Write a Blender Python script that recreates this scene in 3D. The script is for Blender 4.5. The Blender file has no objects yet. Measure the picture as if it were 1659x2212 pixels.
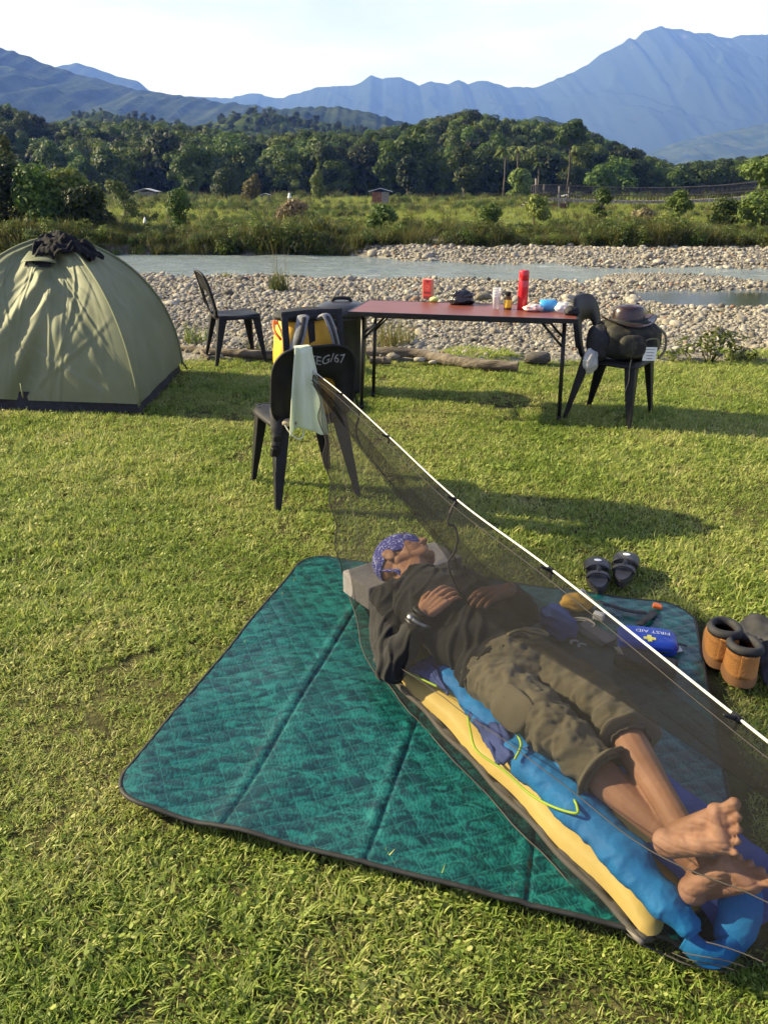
import bpy, bmesh, math, random
import numpy as np
from mathutils import Vector, Matrix, Euler, noise

sc = bpy.context.scene
COL = sc.collection
R = math.radians
rnd = random.Random(7)

# ------------------------------------------------------------------ camera, sky, sun, exposure
CH, CF, CT = 1.52, 1662.0, R(23.0)          # eye height (m), focal length in 1/2212 of the frame height, downward pitch
cam = bpy.data.cameras.new('camera'); camo = bpy.data.objects.new('camera', cam); COL.objects.link(camo)
camo.location = (0, 0, CH); camo.rotation_euler = (R(90) - CT, 0, 0)
cam.sensor_fit = 'VERTICAL'; cam.sensor_height = 24.0; cam.lens = 24.0 * CF / 2212.0
cam.clip_start = 0.05; cam.clip_end = 20000
sc.camera = camo

SUN_AZ, SUN_EL = 13.0, 27.0                  # sun: left of the camera, AZ degrees ahead of due left
sdir = Vector((-math.cos(R(SUN_AZ)) * math.cos(R(SUN_EL)), math.sin(R(SUN_AZ)) * math.cos(R(SUN_EL)), math.sin(R(SUN_EL))))
sl = bpy.data.lights.new('sun', 'SUN'); sl.energy = 5.0; sl.angle = R(0.6); sl.color = (1.0, 0.90, 0.74)
so = bpy.data.objects.new('sun', sl); COL.objects.link(so)
so.rotation_euler = sdir.to_track_quat('Z', 'Y').to_euler(); so.location = (-20, 5, 20)

w = bpy.data.worlds.new('World'); sc.world = w; w.use_nodes = True
nt = w.node_tree; nt.nodes.clear()
wo = nt.nodes.new('ShaderNodeOutputWorld'); bg = nt.nodes.new('ShaderNodeBackground'); bg.inputs[1].default_value = 0.058
sky = nt.nodes.new('ShaderNodeTexSky'); sky.sky_type = 'NISHITA'; sky.sun_disc = False
sky.sun_elevation = R(SUN_EL); sky.sun_rotation = math.atan2(sdir.x, sdir.y)
sky.air_density = 1.0; sky.dust_density = 1.5; sky.ozone_density = 1.0
tc = nt.nodes.new('ShaderNodeTexCoord'); sep = nt.nodes.new('ShaderNodeSeparateXYZ')
mp = nt.nodes.new('ShaderNodeMapping'); mp.inputs['Scale'].default_value = (1.0, 1.0, 4.2); mp.inputs['Location'].default_value = (0.3, 0.1, 0.0)
nz = nt.nodes.new('ShaderNodeTexNoise'); nz.inputs['Scale'].default_value = 2.6; nz.inputs['Detail'].default_value = 7.0; nz.inputs['Roughness'].default_value = 0.55
rp = nt.nodes.new('ShaderNodeValToRGB'); rp.color_ramp.elements[0].position = 0.30; rp.color_ramp.elements[1].position = 0.56
mr = nt.nodes.new('ShaderNodeMapRange'); mr.inputs[1].default_value = 0.05; mr.inputs[2].default_value = 0.75; mr.inputs[3].default_value = 1.0; mr.inputs[4].default_value = 0.12
mul = nt.nodes.new('ShaderNodeMath'); mul.operation = 'MULTIPLY'
mul2 = nt.nodes.new('ShaderNodeMath'); mul2.operation = 'MULTIPLY_ADD'; mul2.inputs[1].default_value = 0.62; mul2.inputs[2].default_value = 0.38
mix = nt.nodes.new('ShaderNodeMix'); mix.data_type = 'RGBA'
mix.inputs[7].default_value = (7.1, 7.45, 11.3, 1)
L = nt.links.new
L(tc.outputs['Generated'], mp.inputs[0]); L(mp.outputs[0], nz.inputs['Vector']); L(nz.outputs[0], rp.inputs[0])
L(tc.outputs['Generated'], sep.inputs[0]); L(sep.outputs[2], mr.inputs[0])
L(rp.outputs[0], mul2.inputs[0]); L(mul2.outputs[0], mul.inputs[0]); L(mr.outputs[0], mul.inputs[1]); L(mul.outputs[0], mix.inputs[0])
L(sky.outputs[0], mix.inputs[6]); L(mix.outputs[2], bg.inputs[0]); L(bg.outputs[0], wo.inputs[0])

vs = sc.view_settings; vs.view_transform = 'Standard'; vs.look = 'None'; vs.gamma = 1.0; vs.exposure = 1.4; vs.use_curve_mapping = False
cy = sc.cycles
cy.use_denoising = True; cy.use_adaptive_sampling = True; cy.adaptive_threshold = 0.015
cy.max_bounces = 6; cy.diffuse_bounces = 3; cy.glossy_bounces = 3; cy.transmission_bounces = 6; cy.transparent_max_bounces = 24; cy.volume_bounces = 0
cy.caustics_reflective = False; cy.caustics_refractive = False; cy.sample_clamp_indirect = 6.0

# ------------------------------------------------------------------ helpers
def U(u, v, z=0.0):
    "ground point (height z) seen at u,v of a 1659 x 2212 frame"
    a = (u - 829.5) / CF; b = (1106 - v) / CF
    f = math.cos(CT) + b * math.sin(CT); g = -math.sin(CT) + b * math.cos(CT)
    t = (z - CH) / g
    return Vector((a * t, f * t, z))
def D(u, v, y):
    "point at distance y ahead seen at u,v"
    a = (u - 829.5) / CF; b = (1106 - v) / CF
    f = math.cos(CT) + b * math.sin(CT); g = -math.sin(CT) + b * math.cos(CT)
    t = y / f
    return Vector((a * t, y, CH + g * t))
def interp(pts, x):
    if x <= pts[0][0]: return pts[0][1]
    for (a, b), (c, d) in zip(pts, pts[1:]):
        if x <= c: return b + (d - b) * (x - a) / (c - a)
    return pts[-1][1]
def sstep(a, b, x):
    t = min(1, max(0, (x - a) / (b - a))); return t * t * (3 - 2 * t)
def N3(x, y, z, s=1.0): return noise.noise(Vector((x * s, y * s, z * s)))
def spline(pts, n):
    "Catmull-Rom through pts (any dimension)"
    P = [np.array(p, float) for p in pts]; P = [2 * P[0] - P[1]] + P + [2 * P[-1] - P[-2]]
    out = []; m = len(P) - 3
    for i in range(n):
        s = i / (n - 1) * m; k = min(int(s), m - 1); t = s - k
        a, b, c, d = P[k:k + 4]
        out.append(0.5 * ((2 * b) + (c - a) * t + (2 * a - 5 * b + 4 * c - d) * t * t + (3 * b - a - 3 * c + d) * t ** 3))
    return out

def tag(o, label=None, cat=None, group=None, kind=None):
    if label: o['label'] = label
    if cat: o['category'] = cat
    if group: o['group'] = group
    if kind: o['kind'] = kind
    return o
def thing(name, label, cat, loc=(0, 0, 0), rz=0.0, group=None):
    o = bpy.data.objects.new(name, None); COL.objects.link(o); o.empty_display_size = 0.1
    o.location = loc; o.rotation_euler = (0, 0, rz)
    return tag(o, label, cat, group)

class MB:
    "collects shapes and links them as one mesh object"
    def __init__(s): s.v = []; s.f = []; s.fa = []; s.mi = []
    def add(s, vs, fs, a=0.0):
        o = len(s.v); s.v += [tuple(p) for p in vs]
        for f in fs: s.f.append(tuple(i + o for i in f)); s.fa.append(a)
        return s
    def box(s, c, d, rot=None, taper=1.0):
        x, y, z = d[0] / 2, d[1] / 2, d[2] / 2; k = taper
        P = [(-x, -y, -z), (x, -y, -z), (x, y, -z), (-x, y, -z), (-x * k, -y * k, z), (x * k, -y * k, z), (x * k, y * k, z), (-x * k, y * k, z)]
        m = Euler(rot).to_matrix() if rot else Matrix.Identity(3)
        return s.add([m @ Vector(p) + Vector(c) for p in P], [(0, 3, 2, 1), (4, 5, 6, 7), (0, 1, 5, 4), (1, 2, 6, 5), (2, 3, 7, 6), (3, 0, 4, 7)])
    def tube(s, path, r, n=8, cap=True, flat=None):
        "r: radius or list; flat: (w,h) multipliers of a strap-like section"
        P = [Vector(p) for p in path]; m = len(P)
        rr = r if isinstance(r, (list, tuple)) else [r] * m
        vs = []; up = None
        for i in range(m):
            t = (P[min(i + 1, m - 1)] - P[max(i - 1, 0)])
            t = t.normalized() if t.length > 1e-9 else Vector((0, 0, 1))
            if up is None: up = Vector((0, 0, 1)) if abs(t.z) < .9 else Vector((1, 0, 0))
            a = t.cross(up)
            a = a.normalized() if a.length > 1e-6 else t.orthogonal().normalized()
            b = a.cross(t).normalized(); up = b
            fw, fh = flat if flat else (1, 1)
            for k in range(n):
                q = 2 * math.pi * k / n
                vs.append(P[i] + (a * math.cos(q) * fw + b * math.sin(q) * fh) * rr[i])
        fs = [(i * n + k, i * n + (k + 1) % n, (i + 1) * n + (k + 1) % n, (i + 1) * n + k) for i in range(m - 1) for k in range(n)]
        if cap: fs += [tuple(range(n))[::-1], tuple((m - 1) * n + k for k in range(n))]
        return s.add(vs, fs)
    def lathe(s, prof, n=24, c=(0, 0, 0), sx=1, sy=1, jig=None):
        vs = []; m = len(prof)
        for (r, z) in prof:
            for k in range(n):
                q = 2 * math.pi * k / n; j = jig(q, z) if jig else 1
                vs.append((c[0] + r * j * math.cos(q) * sx, c[1] + r * j * math.sin(q) * sy, c[2] + z))
        fs = [(i * n + k, i * n + (k + 1) % n, (i + 1) * n + (k + 1) % n, (i + 1) * n + k) for i in range(m - 1) for k in range(n)]
        fs += [tuple(range(n))[::-1], tuple((m - 1) * n + k for k in range(n))]
        return s.add(vs, fs)
    def ell(s, c, r, rot=None, n=14, m=10, fn=None):
        M_ = rot if isinstance(rot, Matrix) else (Euler(rot).to_matrix() if rot else Matrix.Identity(3))
        vs = [(0, 0, -1)]
        for i in range(1, m):
            p = -math.pi / 2 + math.pi * i / m
            vs += [(math.cos(p) * math.cos(2 * math.pi * k / n), math.cos(p) * math.sin(2 * math.pi * k / n), math.sin(p)) for k in range(n)]
        vs.append((0, 0, 1)); T = len(vs) - 1
        if fn: vs = [Vector(p) * fn(*p) for p in vs]
        fs = [(0, 1 + (k + 1) % n, 1 + k) for k in range(n)]
        fs += [(1 + (i - 1) * n + k, 1 + (i - 1) * n + (k + 1) % n, 1 + i * n + (k + 1) % n, 1 + i * n + k) for i in range(1, m - 1) for k in range(n)]
        fs += [(T, T - n + k, T - n + (k + 1) % n) for k in range(n)]
        return s.add([M_ @ Vector((p[0] * r[0], p[1] * r[1], p[2] * r[2])) + Vector(c) for p in vs], fs)
    def cap(s, a, b, ra, rb, n=14, flat=None):
        "tapered capsule; flat=(axis vector, factor) squashes the section along an axis"
        a = Vector(a); b = Vector(b); t = (b - a); Ln = t.length; t.normalize()
        pts = []; rs = []
        for i in range(5): q = -math.pi / 2 + (i + .15) / 5.15 * math.pi / 2; pts.append(a + t * math.sin(q) * ra); rs.append(max(1e-4, math.cos(q) * ra))
        for i in range(0, 5): k = i / 4; pts.append(a + t * Ln * k); rs.append(ra + (rb - ra) * k)
        for i in range(1, 6): q = i / 5.15 * math.pi / 2; pts.append(b + t * math.sin(q) * rb); rs.append(max(1e-4, math.cos(q) * rb))
        o = len(s.v); s.tube(pts, rs, n)
        if flat:
            ax = Vector(flat[0]).normalized(); k = flat[1]
            for i in range(o, len(s.v)):
                p = Vector(s.v[i]); q = p - a; q = q - t * q.dot(t); d = q.dot(ax); s.v[i] = tuple(p + ax * d * (k - 1))
        return s
    def grid(s, fn, nu, nv, closed=False):
        vs = [fn(i / (nu - 1), j / (nv - 1)) for j in range(nv) for i in range(nu)]
        return s.add(vs, [(j * nu + i, j * nu + i + 1, (j + 1) * nu + i + 1, (j + 1) * nu + i) for j in range(nv - 1) for i in range(nu - 1)])
    def mesh(s, name, mat=None, smooth=True):
        me = bpy.data.meshes.new(name); me.from_pydata([tuple(p) for p in s.v], [], s.f)
        if mat: me.materials.append(mat)
        if smooth: me.polygons.foreach_set('use_smooth', [True] * len(me.polygons))
        if any(s.fa):
            at = me.attributes.new('rnd', 'FLOAT', 'FACE'); at.data.foreach_set('value', s.fa)
        me.update(); return me
    def build(s, name, mat, parent=None, smooth=True, bevel=0, solid=0, sub=0, world=False, sharp=None):
        if world and parent is not None:
            q = parent
            while q.parent: q = q.parent
            M_ = (Matrix.Translation(q.location) @ Euler(q.rotation_euler).to_matrix().to_4x4()).inverted()
            s.v = [tuple(M_ @ Vector(p)) for p in s.v]
        me = s.mesh(name, mat, smooth)
        if sharp is not None:
            try: me.set_sharp_from_angle(angle=R(sharp))
            except Exception: pass
        o = bpy.data.objects.new(name, me); COL.objects.link(o)
        if parent: o.parent = parent
        if solid: m = o.modifiers.new('solid', 'SOLIDIFY'); m.thickness = solid; m.offset = 0
        if bevel: m = o.modifiers.new('bevel', 'BEVEL'); m.width = bevel; m.segments = 2; m.limit_method = 'ANGLE'; m.angle_limit = R(40)
        if sub: m = o.modifiers.new('sub', 'SUBSURF'); m.levels = sub; m.render_levels = sub
        return o

def M(name, c1, c2=None, scale=6.0, rough=0.6, bump=0.0, bscale=40.0, metal=0.0, spec=0.4, transl=0.0, stretch=(1, 1, 1), lo=0.35, hi=0.65, sheen=0.0, attr=False, coat=0.0, detail=4.0, bdist=0.02):
    m = bpy.data.materials.new(name); m.use_nodes = True; t = m.node_tree; n = t.nodes; l = t.links.new
    p = n['Principled BSDF']; out = n['Material Output']
    p.inputs['Roughness'].default_value = rough; p.inputs['Metallic'].default_value = metal
    p.inputs['Specular IOR Level'].default_value = spec; p.inputs['Coat Weight'].default_value = coat
    if sheen: p.inputs['Sheen Weight'].default_value = sheen
    c2 = c2 or tuple(min(1, x * 1.35) for x in c1)
    tcn = n.new('ShaderNodeTexCoord'); mpn = n.new('ShaderNodeMapping'); mpn.inputs['Scale'].default_value = stretch
    l(tcn.outputs['Object'], mpn.inputs[0])
    rmp = n.new('ShaderNodeValToRGB'); e = rmp.color_ramp.elements
    e[0].position = lo; e[1].position = hi; e[0].color = (*c1, 1); e[1].color = (*c2, 1)
    if attr:
        an = n.new('ShaderNodeAttribute'); an.attribute_name = 'rnd'; l(an.outputs['Fac'], rmp.inputs[0])
    else:
        nn = n.new('ShaderNodeTexNoise'); nn.inputs['Scale'].default_value = scale; nn.inputs['Detail'].default_value = detail
        l(mpn.outputs[0], nn.inputs['Vector']); l(nn.outputs[0], rmp.inputs[0])
    l(rmp.outputs[0], p.inputs['Base Color'])
    if bump:
        bn = n.new('ShaderNodeTexNoise'); bn.inputs['Scale'].default_value = bscale; bn.inputs['Detail'].default_value = 5
        l(mpn.outputs[0], bn.inputs['Vector'])
        b = n.new('ShaderNodeBump'); b.inputs['Strength'].default_value = bump; b.inputs['Distance'].default_value = bdist
        l(bn.outputs[0], b.inputs['Height']); l(b.outputs[0], p.inputs['Normal'])
    if transl:
        tr = n.new('ShaderNodeBsdfTranslucent'); mx = n.new('ShaderNodeMixShader'); mx.inputs[0].default_value = transl
        l(rmp.outputs[0], tr.inputs[0]); l(p.outputs[0], mx.inputs[1]); l(tr.outputs[0], mx.inputs[2]); l(mx.outputs[0], out.inputs[0])
    return m

def evalmesh(o, name):
    dg = bpy.context.evaluated_depsgraph_get(); dg.update()
    return bpy.data.meshes.new_from_object(o.evaluated_get(dg))
def remesh(mb, name, voxel, smooth_it=4, mat=None):
    "union of overlapping closed shapes as one continuous surface"
    me = mb.mesh(name + '_src'); o = bpy.data.objects.new(name + '_src', me); COL.objects.link(o)
    r = o.modifiers.new('r', 'REMESH'); r.mode = 'VOXEL'; r.voxel_size = voxel; r.use_smooth_shade = True
    if smooth_it: sm = o.modifiers.new('s', 'SMOOTH'); sm.factor = 0.5; sm.iterations = smooth_it
    m2 = evalmesh(o, name); bpy.data.objects.remove(o); bpy.data.meshes.remove(me)
    m2.name = name; m2.materials.clear()
    if mat: m2.materials.append(mat)
    m2.polygons.foreach_set('use_smooth', [True] * len(m2.polygons))
    return m2
def link(name, me, parent=None):
    o = bpy.data.objects.new(name, me); COL.objects.link(o)
    if parent: o.parent = parent
    return o
def displace(me, fn):
    co = np.empty(len(me.vertices) * 3); me.vertices.foreach_get('co', co); co = co.reshape(-1, 3)
    no = np.empty(len(me.vertices) * 3); me.vertex_normals.foreach_get('vector', no); no = no.reshape(-1, 3)
    for i in range(len(co)): co[i] += no[i] * fn(*co[i])
    me.vertices.foreach_set('co', co.ravel()); me.update()

def text_mesh(s, size, name, mat, extrude=0.0):
    c = bpy.data.curves.new(name, 'FONT'); c.body = s; c.size = size; c.extrude = extrude; c.align_x = 'CENTER'; c.align_y = 'CENTER'; c.resolution_u = 3
    o = bpy.data.objects.new(name, c); COL.objects.link(o); me = evalmesh(o, name); bpy.data.objects.remove(o)
    me.materials.clear(); me.materials.append(mat); return me

def scatter(name, pts, rots, scls, idx, protos, parent=None):
    "one mesh of points carrying instanced small pieces (grass, gravel, far wood)"
    me = bpy.data.meshes.new(name); me.from_pydata([tuple(p) for p in pts], [], [])
    a = me.attributes.new('rot', 'FLOAT_VECTOR', 'POINT'); a.data.foreach_set('vector', np.array(rots, np.float32).ravel())
    a = me.attributes.new('scl', 'FLOAT_VECTOR', 'POINT'); a.data.foreach_set('vector', np.array(scls, np.float32).ravel())
    a = me.attributes.new('idx', 'INT', 'POINT'); a.data.foreach_set('value', np.array(idx, np.int32))
    o = bpy.data.objects.new(name, me); COL.objects.link(o)
    if parent: o.parent = parent
    pc = bpy.data.collections.new(name + '_pieces')
    for i, p in enumerate(protos): p.name = '%s_piece_%02d' % (name, i); pc.objects.link(p)
    g = bpy.data.node_groups.new(name + '_scatter', 'GeometryNodeTree')
    g.interface.new_socket('Geometry', in_out='INPUT', socket_type='NodeSocketGeometry'); g.interface.new_socket('Geometry', in_out='OUTPUT', socket_type='NodeSocketGeometry')
    n = g.nodes; l = g.links.new
    gi = n.new('NodeGroupInput'); go = n.new('NodeGroupOutput'); ip = n.new('GeometryNodeInstanceOnPoints')
    ci = n.new('GeometryNodeCollectionInfo'); ci.inputs[0].default_value = pc; ci.inputs[1].default_value = True; ci.inputs[2].default_value = True
    def na(nm, ty):
        q = n.new('GeometryNodeInputNamedAttribute'); q.data_type = ty; q.inputs[0].default_value = nm; return q.outputs[0]
    er = n.new('FunctionNodeEulerToRotation'); l(na('rot', 'FLOAT_VECTOR'), er.inputs[0])
    l(gi.outputs[0], ip.inputs['Points']); l(ci.outputs[0], ip.inputs['Instance']); ip.inputs['Pick Instance'].default_value = True
    l(na('idx', 'INT'), ip.inputs['Instance Index']); l(er.outputs[0], ip.inputs['Rotation']); l(na('scl', 'FLOAT_VECTOR'), ip.inputs['Scale'])
    l(ip.outputs[0], go.inputs[0])
    md = o.modifiers.new('scatter', 'NODES'); md.node_group = g
    return o
# ------------------------------------------------------------------ the setting
def sheet(name, xs, ys, zf, mat, smooth=True):
    mb = MB(); nu, nv = len(xs), len(ys)
    mb.add([(x, y, zf(x, y)) for y in ys for x in xs], [(j * nu + i, j * nu + i + 1, (j + 1) * nu + i + 1, (j + 1) * nu + i) for j in range(nv - 1) for i in range(nu - 1)])
    o = mb.build(name, mat, smooth=smooth); o['kind'] = 'structure'; return o
def rng(a, b, n): return [a + (b - a) * i / n for i in range(n + 1)]

m_soil = M('lawn_soil', (0.05, 0.046, 0.018), (0.10, 0.095, 0.035), scale=9, rough=0.95, bump=0.6, bscale=60, spec=0.1)
m_bed = M('riverbed_sand', (0.16, 0.145, 0.12), (0.28, 0.26, 0.22), scale=5, rough=0.95, bump=0.7, bscale=22, spec=0.15, bdist=0.05)
m_field = M('field_grass', (0.075, 0.10, 0.022), (0.15, 0.18, 0.045), scale=0.22, rough=0.95, bump=0.9, bscale=1.6, spec=0.1, bdist=0.4, detail=8)

def lawn_edge(x): return 7.25 + 0.25 * N3(x, 3.1, 0, 0.7) + 0.12 * N3(x, 9, 0, 2.3) + (0.02 * x if x > 0 else -0.02 * x)
def lawn_z(x, y): return 0.018 * N3(x, y, 1.7, 1.3) + 0.008 * N3(x, y, 5.2, 4.0) - 0.012
SN = [(-40, 24), (-20, 22.6), (-8, 21.3), (-3, 20.4), (0, 19.8), (4.7, 19.1), (5.7, 20.0), (7.4, 20.2), (8.7, 19.2), (9.6, 18.2), (14, 17.4), (40, 16)]
SF = [(-40, 28), (-20, 27.6), (-1.2, 27.0), (0, 25.6), (1, 24.3), (5, 23.1), (8, 22.5), (10, 22.0), (14, 21.6), (40, 20)]
FB = [(-40, 28.1), (-20, 27.7), (-1.5, 27.1), (0, 27.0), (3, 26.6), (8, 26.2), (16, 26.0), (40, 26)]     # foot of the far bank
WZ = -0.60
def bed_z(x, y):
    yn = interp(SN, x) + 0.35 * N3(x, 1, 0, 0.8); yf = interp(SF, x) + 0.3 * N3(x, 2, 0, 0.9); ye = lawn_edge(x)
    fb = interp(FB, x)
    if y < ye: return -0.05
    if y <= yn:
        z = 0.02 - 0.62 * ((y - ye) / (yn - ye)) ** 0.85
        z -= 0.55 * math.exp(-((x - 9.0) / 3.7) ** 4 - ((y - 15.4) / 1.9) ** 4)
        z += 0.10 * math.exp(-((x - 6.7) / 1.6) ** 2 - ((y - 19.6) / 0.9) ** 2)
    elif y < yf:
        k = (y - yn) / max(.3, yf - yn); z = WZ - 0.35 * math.sin(math.pi * k) ** .7
    else:
        k = (y - yf) / max(0.2, fb - yf); z = WZ + 0.28 * min(1, k * 1.6)
        if y > fb: z = -0.32 + 0.12 * sstep(fb, fb + 1.5, y)
    return z + 0.05 * N3(x, y, 3, 0.9) + 0.02 * N3(x, y, 7, 3.0)
lawn = sheet('lawn', [-60, -40, -25] + rng(-14, 14, 112) + [25, 40, 60], [-40, -20] + rng(-6, 7.9, 56), lambda x, y: lawn_z(x, y) - (0.25 * sstep(0.0, 0.6, y - lawn_edge(x)) if y > lawn_edge(x) - .1 else 0), m_soil)
bed = sheet('riverbed', [-120, -60, -40] + rng(-24, 24, 160) + [40, 60, 120], rng(6.9, 32.5, 105), bed_z, m_bed)
field = sheet('field', [-5000, -2000, -700, -300] + rng(-160, 160, 64) + [300, 700, 2000, 5000], rng(31.8, 112, 40) + [160, 300, 800, 2500, 5200],
              lambda x, y: -0.22 + 0.25 * N3(x, y, 2, 0.06) * sstep(34, 60, y) + (0.1 * N3(x, y, 8, 0.4)), m_field)

# water: a moving river surface and a still pool in the same sheet
m_w = bpy.data.materials.new('river_water'); m_w.use_nodes = True
t = m_w.node_tree; n = t.nodes; l = t.links.new; p = n['Principled BSDF']
p.inputs['Base Color'].default_value = (0.16, 0.20, 0.19, 1); p.inputs['Roughness'].default_value = 0.12; p.inputs['Specular IOR Level'].default_value = 0.35
tcn = n.new('ShaderNodeTexCoord'); mpn = n.new('ShaderNodeMapping'); mpn.inputs['Scale'].default_value = (0.9, 3.0, 1)
nn = n.new('ShaderNodeTexNoise'); nn.inputs['Scale'].default_value = 1.6; nn.inputs['Detail'].default_value = 6; nn.inputs['Roughness'].default_value = 0.6
bb = n.new('ShaderNodeBump'); bb.inputs['Distance'].default_value = 0.16
sx = n.new('ShaderNodeSeparateXYZ'); l(tcn.outputs['Object'], sx.inputs[0])
# ripples die out in the sheltered pool (y below the gravel spit)
ms = n.new('ShaderNodeMapRange'); ms.inputs[1].default_value = 16.9; ms.inputs[2].default_value = 18.6; ms.inputs[3].default_value = 0.04; ms.inputs[4].default_value = 1.0
l(sx.outputs[1], ms.inputs[0]); l(ms.outputs[0], bb.inputs['Strength']); sm_ = n.new('ShaderNodeMath'); sm_.operation = 'MULTIPLY_ADD'; sm_.inputs[1].default_value = .25; sm_.inputs[2].default_value = .10; l(ms.outputs[0], sm_.inputs[0]); l(sm_.outputs[0], p.inputs['Specular IOR Level'])
l(tcn.outputs['Object'], mpn.inputs[0]); l(mpn.outputs[0], nn.inputs['Vector']); l(nn.outputs[0], bb.inputs['Height']); l(bb.outputs[0], p.inputs['Normal'])
fr = n.new('ShaderNodeValToRGB'); fr.color_ramp.elements[0].position = 0.60; fr.color_ramp.elements[1].position = 0.72
fr.color_ramp.elements[0].color = (0.20, 0.24, 0.235, 1); fr.color_ramp.elements[1].color = (0.62, 0.66, 0.66, 1)
nn2 = n.new('ShaderNodeTexNoise'); nn2.inputs['Scale'].default_value = 0.9; nn2.inputs['Detail'].default_value = 8; nn2.inputs['Roughness'].default_value = 0.7
mxw = n.new('ShaderNodeMix'); mxw.data_type = 'RGBA'; mxw.inputs[6].default_value = (0.022, 0.028, 0.012, 1)  # still pool's base: the dark hill's reflection is put into its colour
l(mpn.outputs[0], nn2.inputs['Vector']); l(nn2.outputs[0], fr.inputs[0]); l(ms.outputs[0], mxw.inputs[0]); l(fr.outputs[0], mxw.inputs[7]); l(mxw.outputs[2], p.inputs['Base Color'])
def wz(x, y):
    k = sstep(17.2, 18.6, y)
    return WZ + k * (0.05 * N3(x * 0.5, y, 4, 1.0) + 0.03 * N3(x * .6, y, 9, 2.4))
river = sheet('river', [-120, -60, -40] + rng(-24, 24, 160) + [40, 60, 120], rng(12.5, 29.5, 120), wz, m_w)

# ---- stones: the 300 largest-looking ones singly, the rest as one mass
m_st = bpy.data.materials.new('river_stone'); m_st.use_nodes = True
t = m_st.node_tree; n = t.nodes; l = t.links.new; p = n['Principled BSDF']; p.inputs['Roughness'].default_value = 0.85; p.inputs['Specular IOR Level'].default_value = 0.25
oi = n.new('ShaderNodeObjectInfo'); rmp = n.new('ShaderNodeValToRGB'); e = rmp.color_ramp.elements
e[0].position = 0.0; e[0].color = (0.07, 0.064, 0.055, 1); e[1].position = 1.0; e[1].color = (0.46, 0.43, 0.37, 1)
for pos, c in ((0.2, (0.20, 0.182, 0.148)), (0.45, (0.31, 0.275, 0.212)), (0.62, (0.255, 0.24, 0.21)), (0.8, (0.38, 0.345, 0.28)), (0.955, (0.43, 0.40, 0.335)), (0.965, (0.28, 0.16, 0.10)), (0.985, (0.26, 0.17, 0.115))):
    q = e.new(pos); q.color = (*c, 1)
tcn = n.new('ShaderNodeTexCoord'); nn = n.new('ShaderNodeTexNoise'); nn.inputs['Scale'].default_value = 3.5; nn.inputs['Detail'].default_value = 6
mm = n.new('ShaderNodeMix'); mm.data_type = 'RGBA'; mm.blend_type = 'OVERLAY'; mm.inputs[0].default_value = 0.6
l(oi.outputs['Random'], rmp.inputs[0]); l(tcn.outputs['Object'], nn.inputs['Vector']); l(rmp.outputs[0], mm.inputs[6]); l(nn.outputs[0], mm.inputs[7]); l(mm.outputs[2], p.inputs['Base Color'])
bb = n.new('ShaderNodeBump'); bb.inputs['Strength'].default_value = 0.5; bb.inputs['Distance'].default_value = 0.05
nn2 = n.new('ShaderNodeTexNoise'); nn2.inputs['Scale'].default_value = 14; l(tcn.outputs['Object'], nn2.inputs['Vector']); l(nn2.outputs[0], bb.inputs['Height']); l(bb.outputs[0], p.inputs['Normal'])
def stone_mesh(seed):
    q = random.Random(seed); mb = MB(); o = Vector((q.random() * 9, q.random() * 9, q.random() * 9)); sq = q.uniform(.5, .8)
    cuts = [(Vector((q.gauss(0, 1), q.gauss(0, 1), q.gauss(0, 1))).normalized(), q.uniform(.5, .8)) for _ in range(7)]
    def fn(x, y, z):
        r = 1 + 0.22 * noise.noise(Vector((x, y, z)) * 1.1 + o)
        for c, k in cuts:
            d = Vector((x, y, z)).dot(c)
            if d * r > k: r = r * .35 + .65 * k / d
        return r
    mb.ell((0, 0, 0), (1, q.uniform(.7, .95), sq), n=9, m=6, fn=fn)
    return mb.mesh('stone', m_st)
stones = [stone_mesh(i) for i in range(12)]
def on_dry(x, y, marg=0.04): return bed_z(x, y) > WZ - marg
big = []; small = []
q = random.Random(3)
def in_view(x, y, m=1.0): return abs(x) < 0.56 * y + m
def pebble_zone(x, y):
    if y < interp(SN, x) + .4: return True
    return interp(SF, x) - .3 < y < interp(FB, x) + .5
y = 7.2
while y < 30:
    step = 0.061 + 0.0043 * (y - 7)
    x = -0.6 * y - 3.0
    while x < 0.6 * y + 3.0:
        xx, yy = x + q.uniform(-.5, .5) * step, y + q.uniform(-.5, .5) * step
        x += step * q.uniform(.75, 1.2)
        if yy < lawn_edge(xx) + 0.05 or not pebble_zone(xx, yy) or not on_dry(xx, yy): continue
        # grassy fringe near the lawn thins the stones
        fr = sstep(0.0, 1.0, yy - lawn_edge(xx))
        if q.random() > 0.45 + 0.55 * fr: continue
        s = (0.0198 + 0.00152 * (yy - 7)) * math.exp(q.gauss(0.0, 0.38))
        if q.random() < 0.012: s *= q.uniform(1.6, 2.3)
        if math.hypot((xx - 7) / 1.9, (yy - 19.6) / 1.2) < 1: s *= 0.6
        s = min(s, 0.22)
        small.append((xx, yy, bed_z(xx, yy) + s * q.uniform(.0, .35), s))
    y += step * 0.80
small.sort(key=lambda t: -t[3] / t[1] if in_view(t[0], t[1], -.3) and t[1] < 16 else 0)
big, small = small[:300], small[300:]
for k, (x, y, z, s) in enumerate(big):
    o = link('stone', stones[k % 12], bed); o.location = (x, y, z); o.scale = (s * 1.15, s * 1.15, s); o.rotation_euler = (q.uniform(-.4, .4), q.uniform(-.4, .4), q.uniform(0, 6.3))
gp = [link('g', m) for m in stones]
for o in gp: COL.objects.unlink(o)
gravel = scatter('gravel', [(x, y, z) for x, y, z, s in small], [(q.uniform(-.5, .5), q.uniform(-.5, .5), q.uniform(0, 6.3)) for _ in small], [(s, s, s) for x, y, z, s in small], [q.randrange(12) for _ in small], gp, parent=bed)
tag(gravel, kind='stuff')

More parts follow.
